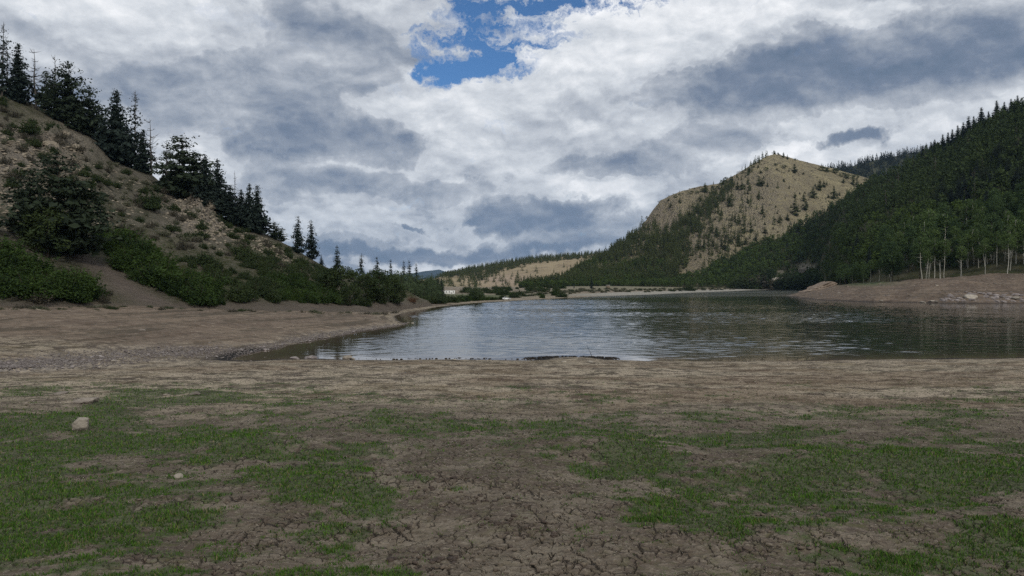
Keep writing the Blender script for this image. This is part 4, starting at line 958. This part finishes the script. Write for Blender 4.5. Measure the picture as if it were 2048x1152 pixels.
for (px, py, w, lab) in [(1846,606,15,'pale rock sitting alone in the water left of the rock pile'),(1865,605,14,'rock between the lone water rock and the rock pile'),(1872,606,12,'smaller rock touching the left end of the rock pile'),(1943,596,30,'large slanting pale slab in the rock pile'),(2032,600,26,'big rounded pale boulder at the right end of the rock pile'),(1975,540,20,'pale stone block at the foot of the largest aspen'),(1762,603,10,'small dark rock at the waterline in the middle of the right bank')]:
    rock(px, py, w, lab, None, 'palerock', .6)
# pink ledge
def ledge_mesh():
    bm = bmesh.new(); bmesh.ops.create_icosphere(bm, subdivisions=5, radius=1); V = np.array([v.co[:] for v in bm.verts])
    V[:, 2] = np.clip(V[:, 2] * 1.3, -.8, .62 + .38 * V[:, 0]); st = fbm(V[:, 0] * 2, V[:, 1] * 2 + V[:, 2], 3, 4)
    lay = .05 * np.sin(V[:, 2] * 26 + 2 * V[:, 0]); n = np.linalg.norm(V[:, :2], axis=1)[:, None] + .01
    V[:, :2] *= 1 + (lay + .34 * st)[:, None]; V[:, 2] += .16 * st + .10 * np.abs(fbm(V[:, 0] * 6, V[:, 1] * 6, 8, 4))
    for v, c in zip(bm.verts, V): v.co = c
    me = bpy.data.meshes.new('rock ledge'); bm.to_mesh(me); bm.free(); me.materials.append(M['pinkrock']); return me
lm = ledge_mesh()
x, y, z = on_ground(1632, 580)
o = link('rock_ledge', lm); o.location = (x, y, z - .6); o.scale = (8, 5, 3.4); o.rotation_euler = (0, -.22, .1); tag(o, 'pink layered rock ledge sloping down to the tip of the right bank', 'rock ledge')
# pale rocks in the bushes of the far shore
for (px, py, w, h, Y, lab) in [(1560,560,46,8,735,'long pale rock outcrop behind the big round dark bush'),(1612,541,30,12,745,'pale rock outcrop on the wooded slope, upper right one')]:
    o = link('rock_outcrop', rock_mesh(91 + px, 'palerock', 4, .7, .5)); x_, y_, z_ = P(px, py, Y); s = w / F * Y / 2; o.location = (x_, y_, z_); o.scale = (s, s * .5, h / F * Y); tag(o, lab, 'rock outcrop')
# crags on the left hill
for i, (px, py, w, h, lab) in enumerate([(392,392,42,22,'knobbly rock crag below the dark firs on the left ridge'),(415,408,30,18,'rock crag right of and below the knobbly crag'),(372,384,26,12,'low rock crag under the broad round-topped pine'),(125,272,30,16,'rough tan crag below the open-crowned pine'),(98,290,34,14,'slanting tan crag left of the dark slope tree'),(150,300,24,16,'upright tan crag over the huge slope tree'),(22,290,30,12,'tan crag at the left picture edge'),(262,268,12,7,'small crag in the tree row')][:7]):
    p = LH.place(px, py); o = link('rock_crag', rock_mesh(300 + i, 'tanrock', 4, .75, .7)); s = w / F * p[1] / 2; o.location = (p[0], p[1] + s * .4, p[2]); o.scale = (s, s, h / F * p[1] * .9); o.rotation_euler = (.1, .35, .3 * i); tag(o, lab, 'rock crag')
# scree of the left slope and fine gravel: stuff
def stones(name, label, P_, S_, mat):
    base = rock_mesh(1, 'rock', 1); V0 = np.array([v.co[:] for v in base.vertices]); F0 = np.array([p.vertices[:] for p in base.polygons]); bpy.data.meshes.remove(base)
    r = np.random.default_rng(8); n = len(P_); a = r.uniform(0, 6.28, n); sc = r.uniform(.6, 1.3, (n, 3)) * np.array(S_)[:, None]; sc[:, 2] *= .7
    V = V0[None] * sc[:, None, :]; ca, sa = np.cos(a)[:, None], np.sin(a)[:, None]
    V = np.stack([V[..., 0] * ca - V[..., 1] * sa, V[..., 0] * sa + V[..., 1] * ca, V[..., 2]], -1) + np.array(P_)[:, None, :]
    Fa = F0[None] + (np.arange(n) * len(V0))[:, None, None]
    return tag(link(name, mk_mesh(name, V.reshape(-1, 3), Fa.reshape(-1, 3), False, (M[mat],))), label, 'stones', kind='stuff')
stones('rubble', 'broken grey rubble along the right bank', [(a, b, c + .05) for a, b, c in RUB], np.random.default_rng(12).uniform(.12, .55, len(RUB)), 'purplerock')
sp = scatter(LH, 1300, [(350,385),(400,392),(440,430),(450,470),(420,480),(380,455),(350,415)], 55) + scatter(LH, 900, [(0,250),(90,260),(170,310),(170,380),(60,420),(0,430)], 56) + scatter(LH, 500, [(440,450),(540,480),(620,535),(560,520),(470,480)], 57) + scatter(LH, 700, [(0,230),(640,535),(600,560),(300,450),(0,480)], 58)
stones('scree', 'broken tan scree on the left slope', sp, rr.uniform(.12, .5, len(sp)), 'tanrock')
gp = []; gs = []
for i in range(5200):
    px = rr.uniform(-60, 830); c = np.interp(px, [0, 200, 330, 480, 560, 620, 700, 820], [733, 716, 705, 702, 690, 677, 664, 647]); py = c + rr.normal(0, np.interp(px, [0, 500, 820], [8, 7, 1.8]))
    Y = 60.
    for _ in range(4):
        pass
    gp.append((px, py)); gs.append(rr.uniform(.03, .10))
gpa = np.array(gp); Yt = np.geomspace(38, 125, 160)
pxs = np.linspace(-60, 830, 90); tab = np.array([YH - F * (ground_z((q - CX) / F * Yt, Yt) - H) / Yt for q in pxs])
Ys = np.array([Yt[int(np.argmin(np.abs(tab[int(round((q + 60) / 10))] - v)))] for q, v in gpa]) + rr.normal(0, .5, len(gpa))
Xs = (gpa[:, 0] - CX) / F * Ys; Zs = ground_z(Xs, Ys)
keep = Zs > .01
stones('gravel', 'mauve grey gravel along the left beach', np.stack([Xs, Ys, Zs + .01], 1)[keep], np.array(gs)[keep], 'purplerock')
# mud clods on the near flat
cy = 1 / rr.uniform(1 / 30, 1 / 4.2, 2600); cx = rr.uniform(-.68, .68, 2600) * cy; cz = ground_z(cx, cy); km = (fbm(cx * .9, cy * .9, 44, 3) > .05) & (grass_mask(cx, cy) < .4)
wx = rr.uniform(690, 1240, 900); wyy = 53.9 + rr.normal(0, .45, 900) + rr.uniform(-.3, 1.0, 900) * (wx > 1040); wX = (wx - CX) / F * wyy; wZ = ground_z(wX, wyy); wk = (rr.random(900) < np.where(wx < 1040, .12, 1)) & (wZ > -.06) & (wZ < .10) & (fbm(wX * .5, wyy * 1.5, 91, 3) > -.25)
M['wetclod'] = rock_mat('wet black mud', (.014,.012,.010), (.026,.022,.018), (.010,.009,.008), 4)
stones('mud_debris', 'wet black mud and weed debris along the near waterline', np.stack([wX, wyy, wZ + .02], 1)[wk], rr.uniform(.04, .14, 900)[wk], 'wetclod')
M['clod'] = rock_mat('mud clod', (.10,.078,.06), (.16,.13,.10), (.07,.055,.042), 6)
stones('mud_clods', 'crumbled mud clods on the drying flat', np.stack([cx, cy, cz + .01], 1)[km], (rr.uniform(.006, .02, 2600) * (1 + cy / 14))[km], 'clod')

M['darkclod'] = rock_mat('dark mud clod', (.045,.034,.028), (.075,.058,.046), (.03,.024,.02), 6)
dcx = []; 
for (qx, qy, n_, sp_) in ((838,945,16,.25),(850,1118,22,.28),(905,890,10,.2),(985,1000,16,.3),(1000,1060,22,.3),(1075,1085,14,.3),(905,965,14,.22),(750,965,16,.4),(870,975,10,.3)):
    x_, y_, z_ = on_ground(qx, qy)
    for k in range(n_): dcx.append((x_ + rr.normal(0, sp_ * .6), y_ + rr.normal(0, sp_ * .4)))
dcx = np.array(dcx); stones('mud_lumps', 'dark crumbled lumps in the trampled mud', np.stack([dcx[:, 0], dcx[:, 1], ground_z(dcx[:, 0], dcx[:, 1]) + .005], 1), rr.uniform(.012, .04, len(dcx)), 'darkclod')
# ------------------------------------------------------------ grass blades (stuff)
def blades(n, seed, ymin, ymax, hmul=1.0, thr=.0):
    r = np.random.default_rng(seed); Yb = 1 / r.uniform(1 / ymax, 1 / ymin, n); Xb = r.uniform(-.68, .68, n) * Yb
    gm = grass_mask(Xb, Yb); clump = .6 * fbm(Xb * 9, Yb * 9, 55, 3) + .6 * fbm(Xb * 3.2, Yb * 3.2, 58, 3)
    k = r.random(n) < np.clip(gm * 1.0 + .7 * clump - .22, 0, 1) * .62 + .02 * (clump > .1); Xb, Yb, gm = Xb[k], Yb[k], gm[k]; n = len(Xb)
    z = ground_z(Xb, Yb); sz = np.clip(Yb / 7, .8, 2.4)
    h = (.008 + .040 * r.random(n) ** 1.8) * (.5 + .8 * gm) * (1 + .7 * np.clip(clump[k], -.6, 1)) * hmul * (.8 + .25 * sz) * .62; w = r.uniform(.0022, .0042, n) * sz * 1.15
    a = r.uniform(0, 6.28, n); lean = r.uniform(.1, .9, n) * h; b = r.uniform(0, 6.28, n)
    p = np.stack([Xb, Yb, z - .004], 1); d = np.stack([np.cos(a) * w, np.sin(a) * w, 0 * w], 1); t = np.stack([np.cos(b) * lean, np.sin(b) * lean, h], 1)
    m = p + t * np.array([.4, .4, .62]); V = np.stack([p - d, p + d, m + d * .8, m - d * .8, p + t], 1).reshape(-1, 3)
    i = np.arange(n)[:, None] * 5
    return V, np.concatenate([i + np.array([[0, 1, 2, 3]])]), i + np.array([[3, 2, 4, 4]])
V, q1, q2 = blades(1000000, 17, 3.7, 33)
# each blade: a quad and a tip triangle; written as quads + degenerate-free triangles
me = bpy.data.meshes.new('grass'); tri = q2[:, :3]
me.vertices.add(len(V)); me.vertices.foreach_set('co', V.astype(np.float32).ravel())
li = np.concatenate([q1.ravel(), tri.ravel()]).astype(np.int32); me.loops.add(len(li)); me.loops.foreach_set('vertex_index', li)
nq, ntr = len(q1), len(tri); ls = np.concatenate([np.arange(nq) * 4, nq * 4 + np.arange(ntr) * 3]).astype(np.int32); lt = np.concatenate([np.full(nq, 4), np.full(ntr, 3)]).astype(np.int32)
me.polygons.add(nq + ntr); me.polygons.foreach_set('loop_start', ls); me.polygons.foreach_set('loop_total', lt); me.update(calc_edges=True)
at = me.attributes.new('blade', 'FLOAT_COLOR', 'POINT'); nb_ = len(V) // 5; bc = np.zeros((nb_, 4), np.float32); rb_ = np.random.default_rng(2); dry = rb_.random(nb_)
pal = np.array([(.034,.082,.009), (.062,.128,.014), (.022,.050,.009), (.095,.110,.028), (.14,.115,.06)]); pi = np.searchsorted([.38, .68, .84, .94], dry); bc[:, :3] = pal[pi] * 1.22 * rb_.uniform(.75, 1.3, (nb_, 1)); bc[:, 3] = 1
at.data.foreach_set('color', np.repeat(bc, 5, 0).ravel())
gm_, gt_, gb_ = new_mat('short grass blades', .7, .2); an = gt_.node('ShaderNodeAttribute', attribute_name='blade'); gt_.set(gb_.inputs['Base Color'], an.outputs['Color'])
trn = gt_.node('ShaderNodeBsdfTranslucent'); gt_.set(trn.inputs[0], an.outputs['Color']); mxs = gt_.node('ShaderNodeMixShader'); mxs.inputs[0].default_value = .3
gt_.l.new(gb_.outputs[0], mxs.inputs[1]); gt_.l.new(trn.outputs[0], mxs.inputs[2]); gt_.l.new(mxs.outputs[0], gt_.n['Material Output'].inputs[0]); me.materials.append(gm_)
tag(link('grass', me), 'short green grass and weeds on the mud flat', 'grass', kind='stuff')

# ------------------------------------------------------------ stick, driftwood, trailer, car
x, y, z = (1186 - CX) / F * 54.2, 54.2, -.05
pt = [(x, y, z), (x - .15, y, z + .35), (x - .27, y + .05, z + .62), (x - .42, y, z + .95)]
o = link('stick', mk_mesh('stick', *join([tube(pt, [.022, .017, .012, .005], 6), tube([pt[1], (x - .02, y, z + .52)], [.01, .004], 5), tube([pt[2], (x - .34, y + .1, z + .72)], [.008, .003], 5), tube([pt[0], (x + .1, y + .1, z + .16)], [.014, .005], 5)]), True, (M['wetwood'],))); tag(o, 'thin dark leaning stick rising from the shallows near the mud rim', 'stick')
x, y, z = on_ground(92, 627)
o = link('branch', mk_mesh('branch', *join([tube([(-1.4, 0, .25), (-.5, .1, .18), (.4, 0, .12), (1.0, -.1, .0)], [.05, .045, .04, .02], 6), tube([(.4, 0, .12), (.7, .3, .4)], [.03, .01], 5)]), True, (M['palewood'],)), loc=(x, y, z)); o.rotation_euler = (0, .1, -.35); tag(o, 'bleached fallen branch at the top edge of the left beach', 'branch')

def simple(name, c, rough=.5, spec=.5, metal=0.0, dirt=None):
    m, t, b = new_mat(name, rough, spec); b.inputs['Metallic'].default_value = metal
    geo = t.node('ShaderNodeNewGeometry'); n, _ = t.noise(geo.outputs['Position'], 1.7, 5, .6)
    t.set(b.inputs['Base Color'], t.mix(t.rng(n, .4, .7, 0, .35), c, dirt or tuple(v * .7 for v in c))); return m
M['white'] = simple('white siding', (.74,.74,.71), .5); M['glass'] = simple('dark window glass', (.03,.035,.04), .1); M['dark'] = simple('dark rubber', (.02,.02,.02), .8)
M['roofm'] = simple('grey roof', (.42,.42,.42), .6); M['trim'] = simple('pale trim', (.6,.6,.58), .5); M['carp'] = simple('white car paint', (.72,.73,.74), .25); M['lamp'] = simple('red lamp glass', (.35,.03,.02), .3); M['shed'] = simple('brown shed board', (.17,.13,.09), .8)
def bxm(boxes):
    Vs = []; Fs = []; o = 0
    for (x0, x1, y0, y1, z0, z1) in boxes:
        Vs += [(x0,y0,z0),(x1,y0,z0),(x1,y1,z0),(x0,y1,z0),(x0,y0,z1),(x1,y0,z1),(x1,y1,z1),(x0,y1,z1)]
        Fs += [[o+a for a in f] for f in ((0,3,2,1),(4,5,6,7),(0,1,5,4),(1,2,6,5),(2,3,7,6),(3,0,4,7))]; o += 8
    return np.array(Vs, float), np.array(Fs)
def part(name, geo, mat, parent, loc=None, bevel=0):
    o = link(name, mk_mesh(name, *geo, mats=(M[mat],)), parent, loc)
    if bevel: md = o.modifiers.new('bevel', 'BEVEL'); md.width = bevel; md.segments = 2
    return o
TY = 340.; tx, _, tz = P(899, 585.5, TY)
tr = bpy.data.objects.new('trailer', None); col.objects.link(tr); tr.location = (tx, TY, gz(tx, TY) - .05); tr.rotation_euler = (0, 0, .22); tr.scale = (.62, .62, .52); tag(tr, 'white mobile home among green bushes on the far left shore', 'trailer')
part('wall', bxm([(-3.6,3.6,-1.3,1.3,.45,2.9)]), 'white', tr, bevel=.05)
part('roof', bxm([(-3.7,3.7,-1.4,1.4,2.9,3.05)]), 'roofm', tr, bevel=.03)
part('skirt', bxm([(-3.5,3.5,-1.25,1.25,0,.448)]), 'trim', tr)
for (a, b_) in ((-2.7,-1.9),(-.6,.1),(2.2,2.9)):
    w_ = part('window', bxm([(a - .07, b_ + .07, -1.345, -1.303, 1.43, 2.37)]), 'trim', tr); part('pane', bxm([(a, b_, -1.365, -1.346, 1.5, 2.3)]), 'glass', w_)
part('door', bxm([(.8,1.6,-1.345,-1.303,.5,2.45)]), 'trim', tr)
# car
cx_, _, cz_ = P(1013, 599.5, 243.)
car = bpy.data.objects.new('parked_car', None); col.objects.link(car); car.location = (cx_, 243., max(cz_, gz(cx_, 243.))); car.rotation_euler = (0, 0, .15); car.scale = (.56, .56, .62); tag(car, 'white parked car on the far shore at the edge of the meadow', 'car')
prof = [(-2.2,.35),(-2.2,.85),(-2.05,.98),(-1.3,1.02),(1.1,1.0),(2.0,.86),(2.2,.7),(2.2,.35)]
def extr(prof, y0, y1, inset=0):
    n = len(prof); V = [(a, y0, b_) for a, b_ in prof] + [(a, y1, b_) for a, b_ in prof]; mx = sum(p[0] for p in prof) / n; mz = sum(p[1] for p in prof) / n
    V += [(mx, y0, mz), (mx, y1, mz)]; Fa = [(i, (i + 1) % n, n + (i + 1) % n, n + i) for i in range(n)]
    T = []
    for i in range(n): T.append((2 * n, i, (i + 1) % n)); T.append((2 * n + 1, n + (i + 1) % n, n + i))
    tri = []
    for q in Fa: tri += [(q[0], q[1], q[2]), (q[0], q[2], q[3])]
    return np.array(V, float), np.array(tri + T)
part('body', extr(prof, -.88, .88), 'carp', car)
part('cabin', extr([(-1.6,1.02),(-1.15,1.45),(.15,1.47),(.95,1.01)], -.74, .74), 'carp', car)
part('window', extr([(-1.42,1.07),(-1.1,1.4),(.12,1.42),(.75,1.06)], -.752, .752), 'glass', car)
for (a, s) in ((-1.35,-1),(-1.35,1),(1.35,-1),(1.35,1)):
    w_ = part('wheel', tube([(a, s * .72, .33), (a, s * .74, .33), (a, s * .92, .33), (a, s * .93, .33)], [.05, .33, .33, .05], 16), 'dark', car); part('rim', tube([(a, s * .925, .33), (a, s * .94, .33), (a, s * .942, .33)], [.2, .19, .01], 12), 'trim', w_)
for s in (-.6, .6): part('headlight', bxm([(2.14,2.22,s-.16,s+.16,.66,.78)]), 'trim', car); part('tail_light', bxm([(-2.22,-2.15,s-.16,s+.16,.7,.86)]), 'lamp', car)
# small shed on the far bank
sx, _, sz = P(1216, 576.5, 520)
sh = bpy.data.objects.new('shed', None); col.objects.link(sh); sh.location = (sx, 520, sz - .3); tag(sh, 'tiny brown box-like shed on the far bank right of the lone spruce', 'shed')
part('wall', bxm([(-1.1,1.1,-.9,.9,0,2.2)]), 'shed', sh); part('roof', bxm([(-1.3,1.3,-1.1,1.1,2.2,2.4)]), 'roofm', sh)

# ------------------------------------------------------------ sky
def build_world():
    w = bpy.data.worlds.new('World'); scene.world = w; w.use_nodes = True
    t = NT(w.node_tree); bg = t.n['Background']
    tc = t.node('ShaderNodeTexCoord'); d = tc.outputs['Generated']
    s = t.node('ShaderNodeSeparateXYZ'); t.l.new(d, s.inputs[0]); dx, dy, dz = s.outputs
    az = t.math('ARCTAN2', dx, dy); el = t.math('ARCSINE', dz)
    zc = t.math('ADD', t.math('MAXIMUM', dz, 0.0), .16)
    ae = t.node('ShaderNodeCombineXYZ'); t.set(ae.inputs[0], az); t.set(ae.inputs[1], el); ae = ae.outputs[0]
    pl = t.node('ShaderNodeCombineXYZ'); t.set(pl.inputs[0], t.math('DIVIDE', dx, zc)); t.set(pl.inputs[1], t.math('DIVIDE', dy, zc)); t.set(pl.inputs[2], 0.0); pl = pl.outputs[0]
    nA, cA = t.noise(d, 6.0, 6, .6); nB, cB = t.noise(d, 24, 6, .62)
    wA = t.vmath('SUBTRACT', cA, (.5, .5, .5)); wB = t.vmath('SUBTRACT', cB, (.5, .5, .5))
    aw = t.vmath('ADD', t.vmath('ADD', ae, t.vmath('MULTIPLY', wA, (.16, .075, 0))), t.vmath('MULTIPLY', wB, (.07, .04, 0)))
    def blob_(px, py, rx, ry, amp, soft=1.0, vec=None):
        a = math.atan((px - CX) / F); e = math.atan((YH - py) / F * math.cos(a))
        v = t.vmath('SUBTRACT', vec or aw, (a, e, 0)); v = t.vmath('MULTIPLY', v, (F / rx, F / ry, 0)); L = t.vmath('LENGTH', v)
        return t.rng(L, 1.0 + .9 * soft, max(0.0, 1.0 - .9 * soft), 0, amp)
    def total(L):
        o = L[0]
        for q in L[1:]: o = t.math('ADD', o, q)
        return o
    # puffy structure: direction noise, flattened, with a sample shifted towards the light for relief
    fl = t.vmath('ADD', t.vmath('MULTIPLY', d, (1, 1, 1.75)), t.vmath('SCALE', wA, scale=.06))
    up = t.vmath('ADD', fl, (.004, 0, .040)); up2 = t.vmath('ADD', fl, (.004, 0, .014))
    n1, _ = t.noise(pl, .8, 5, .5, .2)
    n2, _ = t.noise(fl, 4.6, 9, .52, .1); n2b, _ = t.noise(up, 4.6, 9, .52, .1)
    n3, _ = t.noise(fl, 15, 9, .60, .1); n3b, _ = t.noise(up2, 15, 9, .60, .1)
    BL = [(1250,95,150,60,.50,.7),(1180,150,60,40,.30,.8),(1480,45,210,45,.34,.9),(1440,150,130,32,-.25,.8),(1700,140,360,90,-.26,1),(1900,50,260,60,-.14,1),(1600,160,160,40,-.12,.9),(1960,170,150,22,.16,.9),(1600,245,240,22,.22,.9),
          (250,40,260,45,.34,.9),(120,120,120,40,.12,1),(560,60,150,70,-.10,.9),(690,285,160,38,-.42,.6),(400,330,160,44,.06,1),(760,372,220,24,-.30,.7),(560,300,90,30,-.10,.9),(900,310,110,34,.22,.8),(930,205,150,40,.32,.8),(720,200,90,22,.14,.8),
          (1070,430,130,36,-.62,.5),(1150,470,110,18,-.30,.7),(955,440,60,10,-.3,.5),(740,450,150,24,.34,.7),(585,455,60,34,.5,.7),(820,508,320,12,-.50,.6),(1120,498,150,14,-.34,.7),(1200,385,100,18,.36,.7),(1290,330,130,30,-.16,.8),
          (1180,290,110,34,.14,.9),(1530,300,55,12,.5,.7),(1695,281,44,14,-.6,.5),(1600,300,40,9,-.4,.6),(520,170,150,60,-.08,1),(650,120,120,50,-.1,1),(1420,260,130,26,-.25,.9),(1180,330,150,20,-.2,.9),(842,455,18,5,-.5,.5),(900,536,220,9,.30,.9),(1330,235,150,26,.2,.9),(1900,235,180,30,.14,.9),(480,190,200,50,-.10,.9),(200,225,170,50,-.12,.9),(1750,30,150,16,.2,.8)]
    bb = total([blob_(*q) for q in BL])
    x = t.math('MULTIPLY', t.math('SUBTRACT', .5, n2), 1.25)
    x = t.math('MULTIPLY_ADD', t.math('SUBTRACT', .5, n1), .6, x)
    x = t.math('MULTIPLY_ADD', t.math('SUBTRACT', .5, n3), .35, x)
    x = t.math('MULTIPLY_ADD', bb, -1.15, x)
    grad = t.rng(x, -.45, .75); c1 = t.rng(x, .0, .10); c2 = t.rng(x, .28, .38); c0 = t.rng(x, -.26, -.16)
    rim = t.math('MULTIPLY', t.rng(x, -.10, .02), t.math('SUBTRACT', 1.0, c1))
    b = t.math('MULTIPLY_ADD', grad, -.46, .77)
    b = t.math('MULTIPLY_ADD', c1, -.03, b); b = t.math('MULTIPLY_ADD', c2, -.03, b); b = t.math('MULTIPLY_ADD', c0, -.02, b); b = t.math('MULTIPLY_ADD', rim, .06, b)
    b = t.math('MULTIPLY_ADD', t.math('SUBTRACT', n2, n2b), 1.1, b)
    b = t.math('MULTIPLY_ADD', t.math('SUBTRACT', n3, n3b), .62, b)
    cr = t.node('ShaderNodeValToRGB'); t.l.new(b, cr.inputs[0]); e = cr.color_ramp.elements
    stops = [(0.0, (.095,.14,.21)), (.22, (.16,.20,.275)), (.40, (.28,.315,.375)), (.56, (.42,.45,.50)), (.72, (.60,.63,.67)), (.86, (.79,.805,.83)), (1.0, (.99,.99,1.0))]
    while len(e) < len(stops): e.new(.5)
    for q, (p, c) in zip(e, stops): q.position = p; q.color = (*c, 1)
    cloud = cr.outputs[0]
    # opening to blue sky
    gap = total([blob_(915,70,95,80,1.0,.5), blob_(960,140,110,28,.7,.6), blob_(1020,15,150,36,.9,.6), blob_(1190,5,150,16,.8,.7), blob_(860,140,40,36,.6,.6), blob_(1075,70,70,45,.75,.8), blob_(1010,120,70,40,.5,.8)])
    wv_ = t.vmath('ADD', t.vmath('MULTIPLY', ae, (7, 20, 1)), t.vmath('SCALE', wB, scale=1.0))
    wisp, _ = t.noise(wv_, 1.5, 9, .66, .7)
    gap = t.math('SUBTRACT', gap, t.rng(wisp, .34, .66, 0, 1.3))
    gap = t.math('MULTIPLY_ADD', t.math('SUBTRACT', n3, .5), .55, gap)
    gap = t.rng(gap, -.05, .85, 0, 1, False)
    sk = t.node('ShaderNodeTexSky'); sk.sky_type = 'NISHITA'; sk.sun_disc = False; sk.sun_elevation = SUN_EL; sk.sun_rotation = SUN_ROT; sk.altitude = 2700; sk.air_density = 1.0; sk.dust_density = .4; sk.ozone_density = 2.0
    blue = t.vmath('SCALE', sk.outputs[0], scale=.088)
    blue = t.vmath('MULTIPLY', blue, (.47, .74, .95))
    c = t.mix(gap, cloud, blue)
    c = t.mix(t.rng(dz, -.02, 0.0), (.06,.055,.045), c)
    t.l.new(c, bg.inputs[0]); bg.inputs[1].default_value = 1.0
    w.cycles.sampling_method = 'MANUAL'; w.cycles.sample_map_resolution = 512
SUN_EL = R(38); SUN_AZ = R(155)        # azimuth clockwise from +Y (view direction): behind the camera, to the right
SUN_ROT = SUN_AZ
build_world()
sun = bpy.data.lights.new('sun', 'SUN'); sun.energy = 1.7; sun.angle = R(10); sun.color = (1, .95, .86)
so = bpy.data.objects.new('sun', sun); col.objects.link(so)
from mathutils import Vector
sd = Vector((math.sin(SUN_AZ) * math.cos(SUN_EL), math.cos(SUN_AZ) * math.cos(SUN_EL), math.sin(SUN_EL)))
so.rotation_euler = sd.to_track_quat('Z', 'Y').to_euler(); so.location = sd * 300

# ------------------------------------------------------------ haze
hb = bxm([(-6000, 7000, -60, 12500, -4, 900)])
hz = link('haze', mk_mesh('haze', *hb)); tag(hz, 'thin mountain haze', 'haze', kind='stuff')
hm = bpy.data.materials.new('haze'); hm.use_nodes = True; nt = hm.node_tree; nt.nodes.clear()
vo = nt.nodes.new('ShaderNodeVolumePrincipled'); vo.inputs['Color'].default_value = (.45, .68, 1, 1); vo.inputs['Density'].default_value = HAZE if 'HAZE' in globals() else 3.2e-5
om = nt.nodes.new('ShaderNodeOutputMaterial'); nt.links.new(vo.outputs[0], om.inputs['Volume']); hz.data.materials.append(hm)

# ------------------------------------------------------------ camera
cam = bpy.data.cameras.new('camera'); co = bpy.data.objects.new('camera', cam); col.objects.link(co); scene.camera = co
co.location = (0, 0, H); co.rotation_euler = (R(90), 0, 0); cam.sensor_width = 36; cam.lens = 36 * F / 2048; cam.shift_y = -(YH - 576) / 2048 * -1
cam.clip_start = .05; cam.clip_end = 40000
scene.view_settings.view_transform = 'Standard'; scene.view_settings.look = 'None'; scene.view_settings.gamma = 1; scene.view_settings.exposure = .2
scene.cycles.max_bounces = 5; scene.cycles.diffuse_bounces = 2; scene.cycles.transparent_max_bounces = 4; scene.cycles.volume_bounces = 0
scene.cycles.use_denoising = False; scene.cycles.sample_clamp_indirect = 1.0; scene.cycles.sample_clamp_direct = 4.0
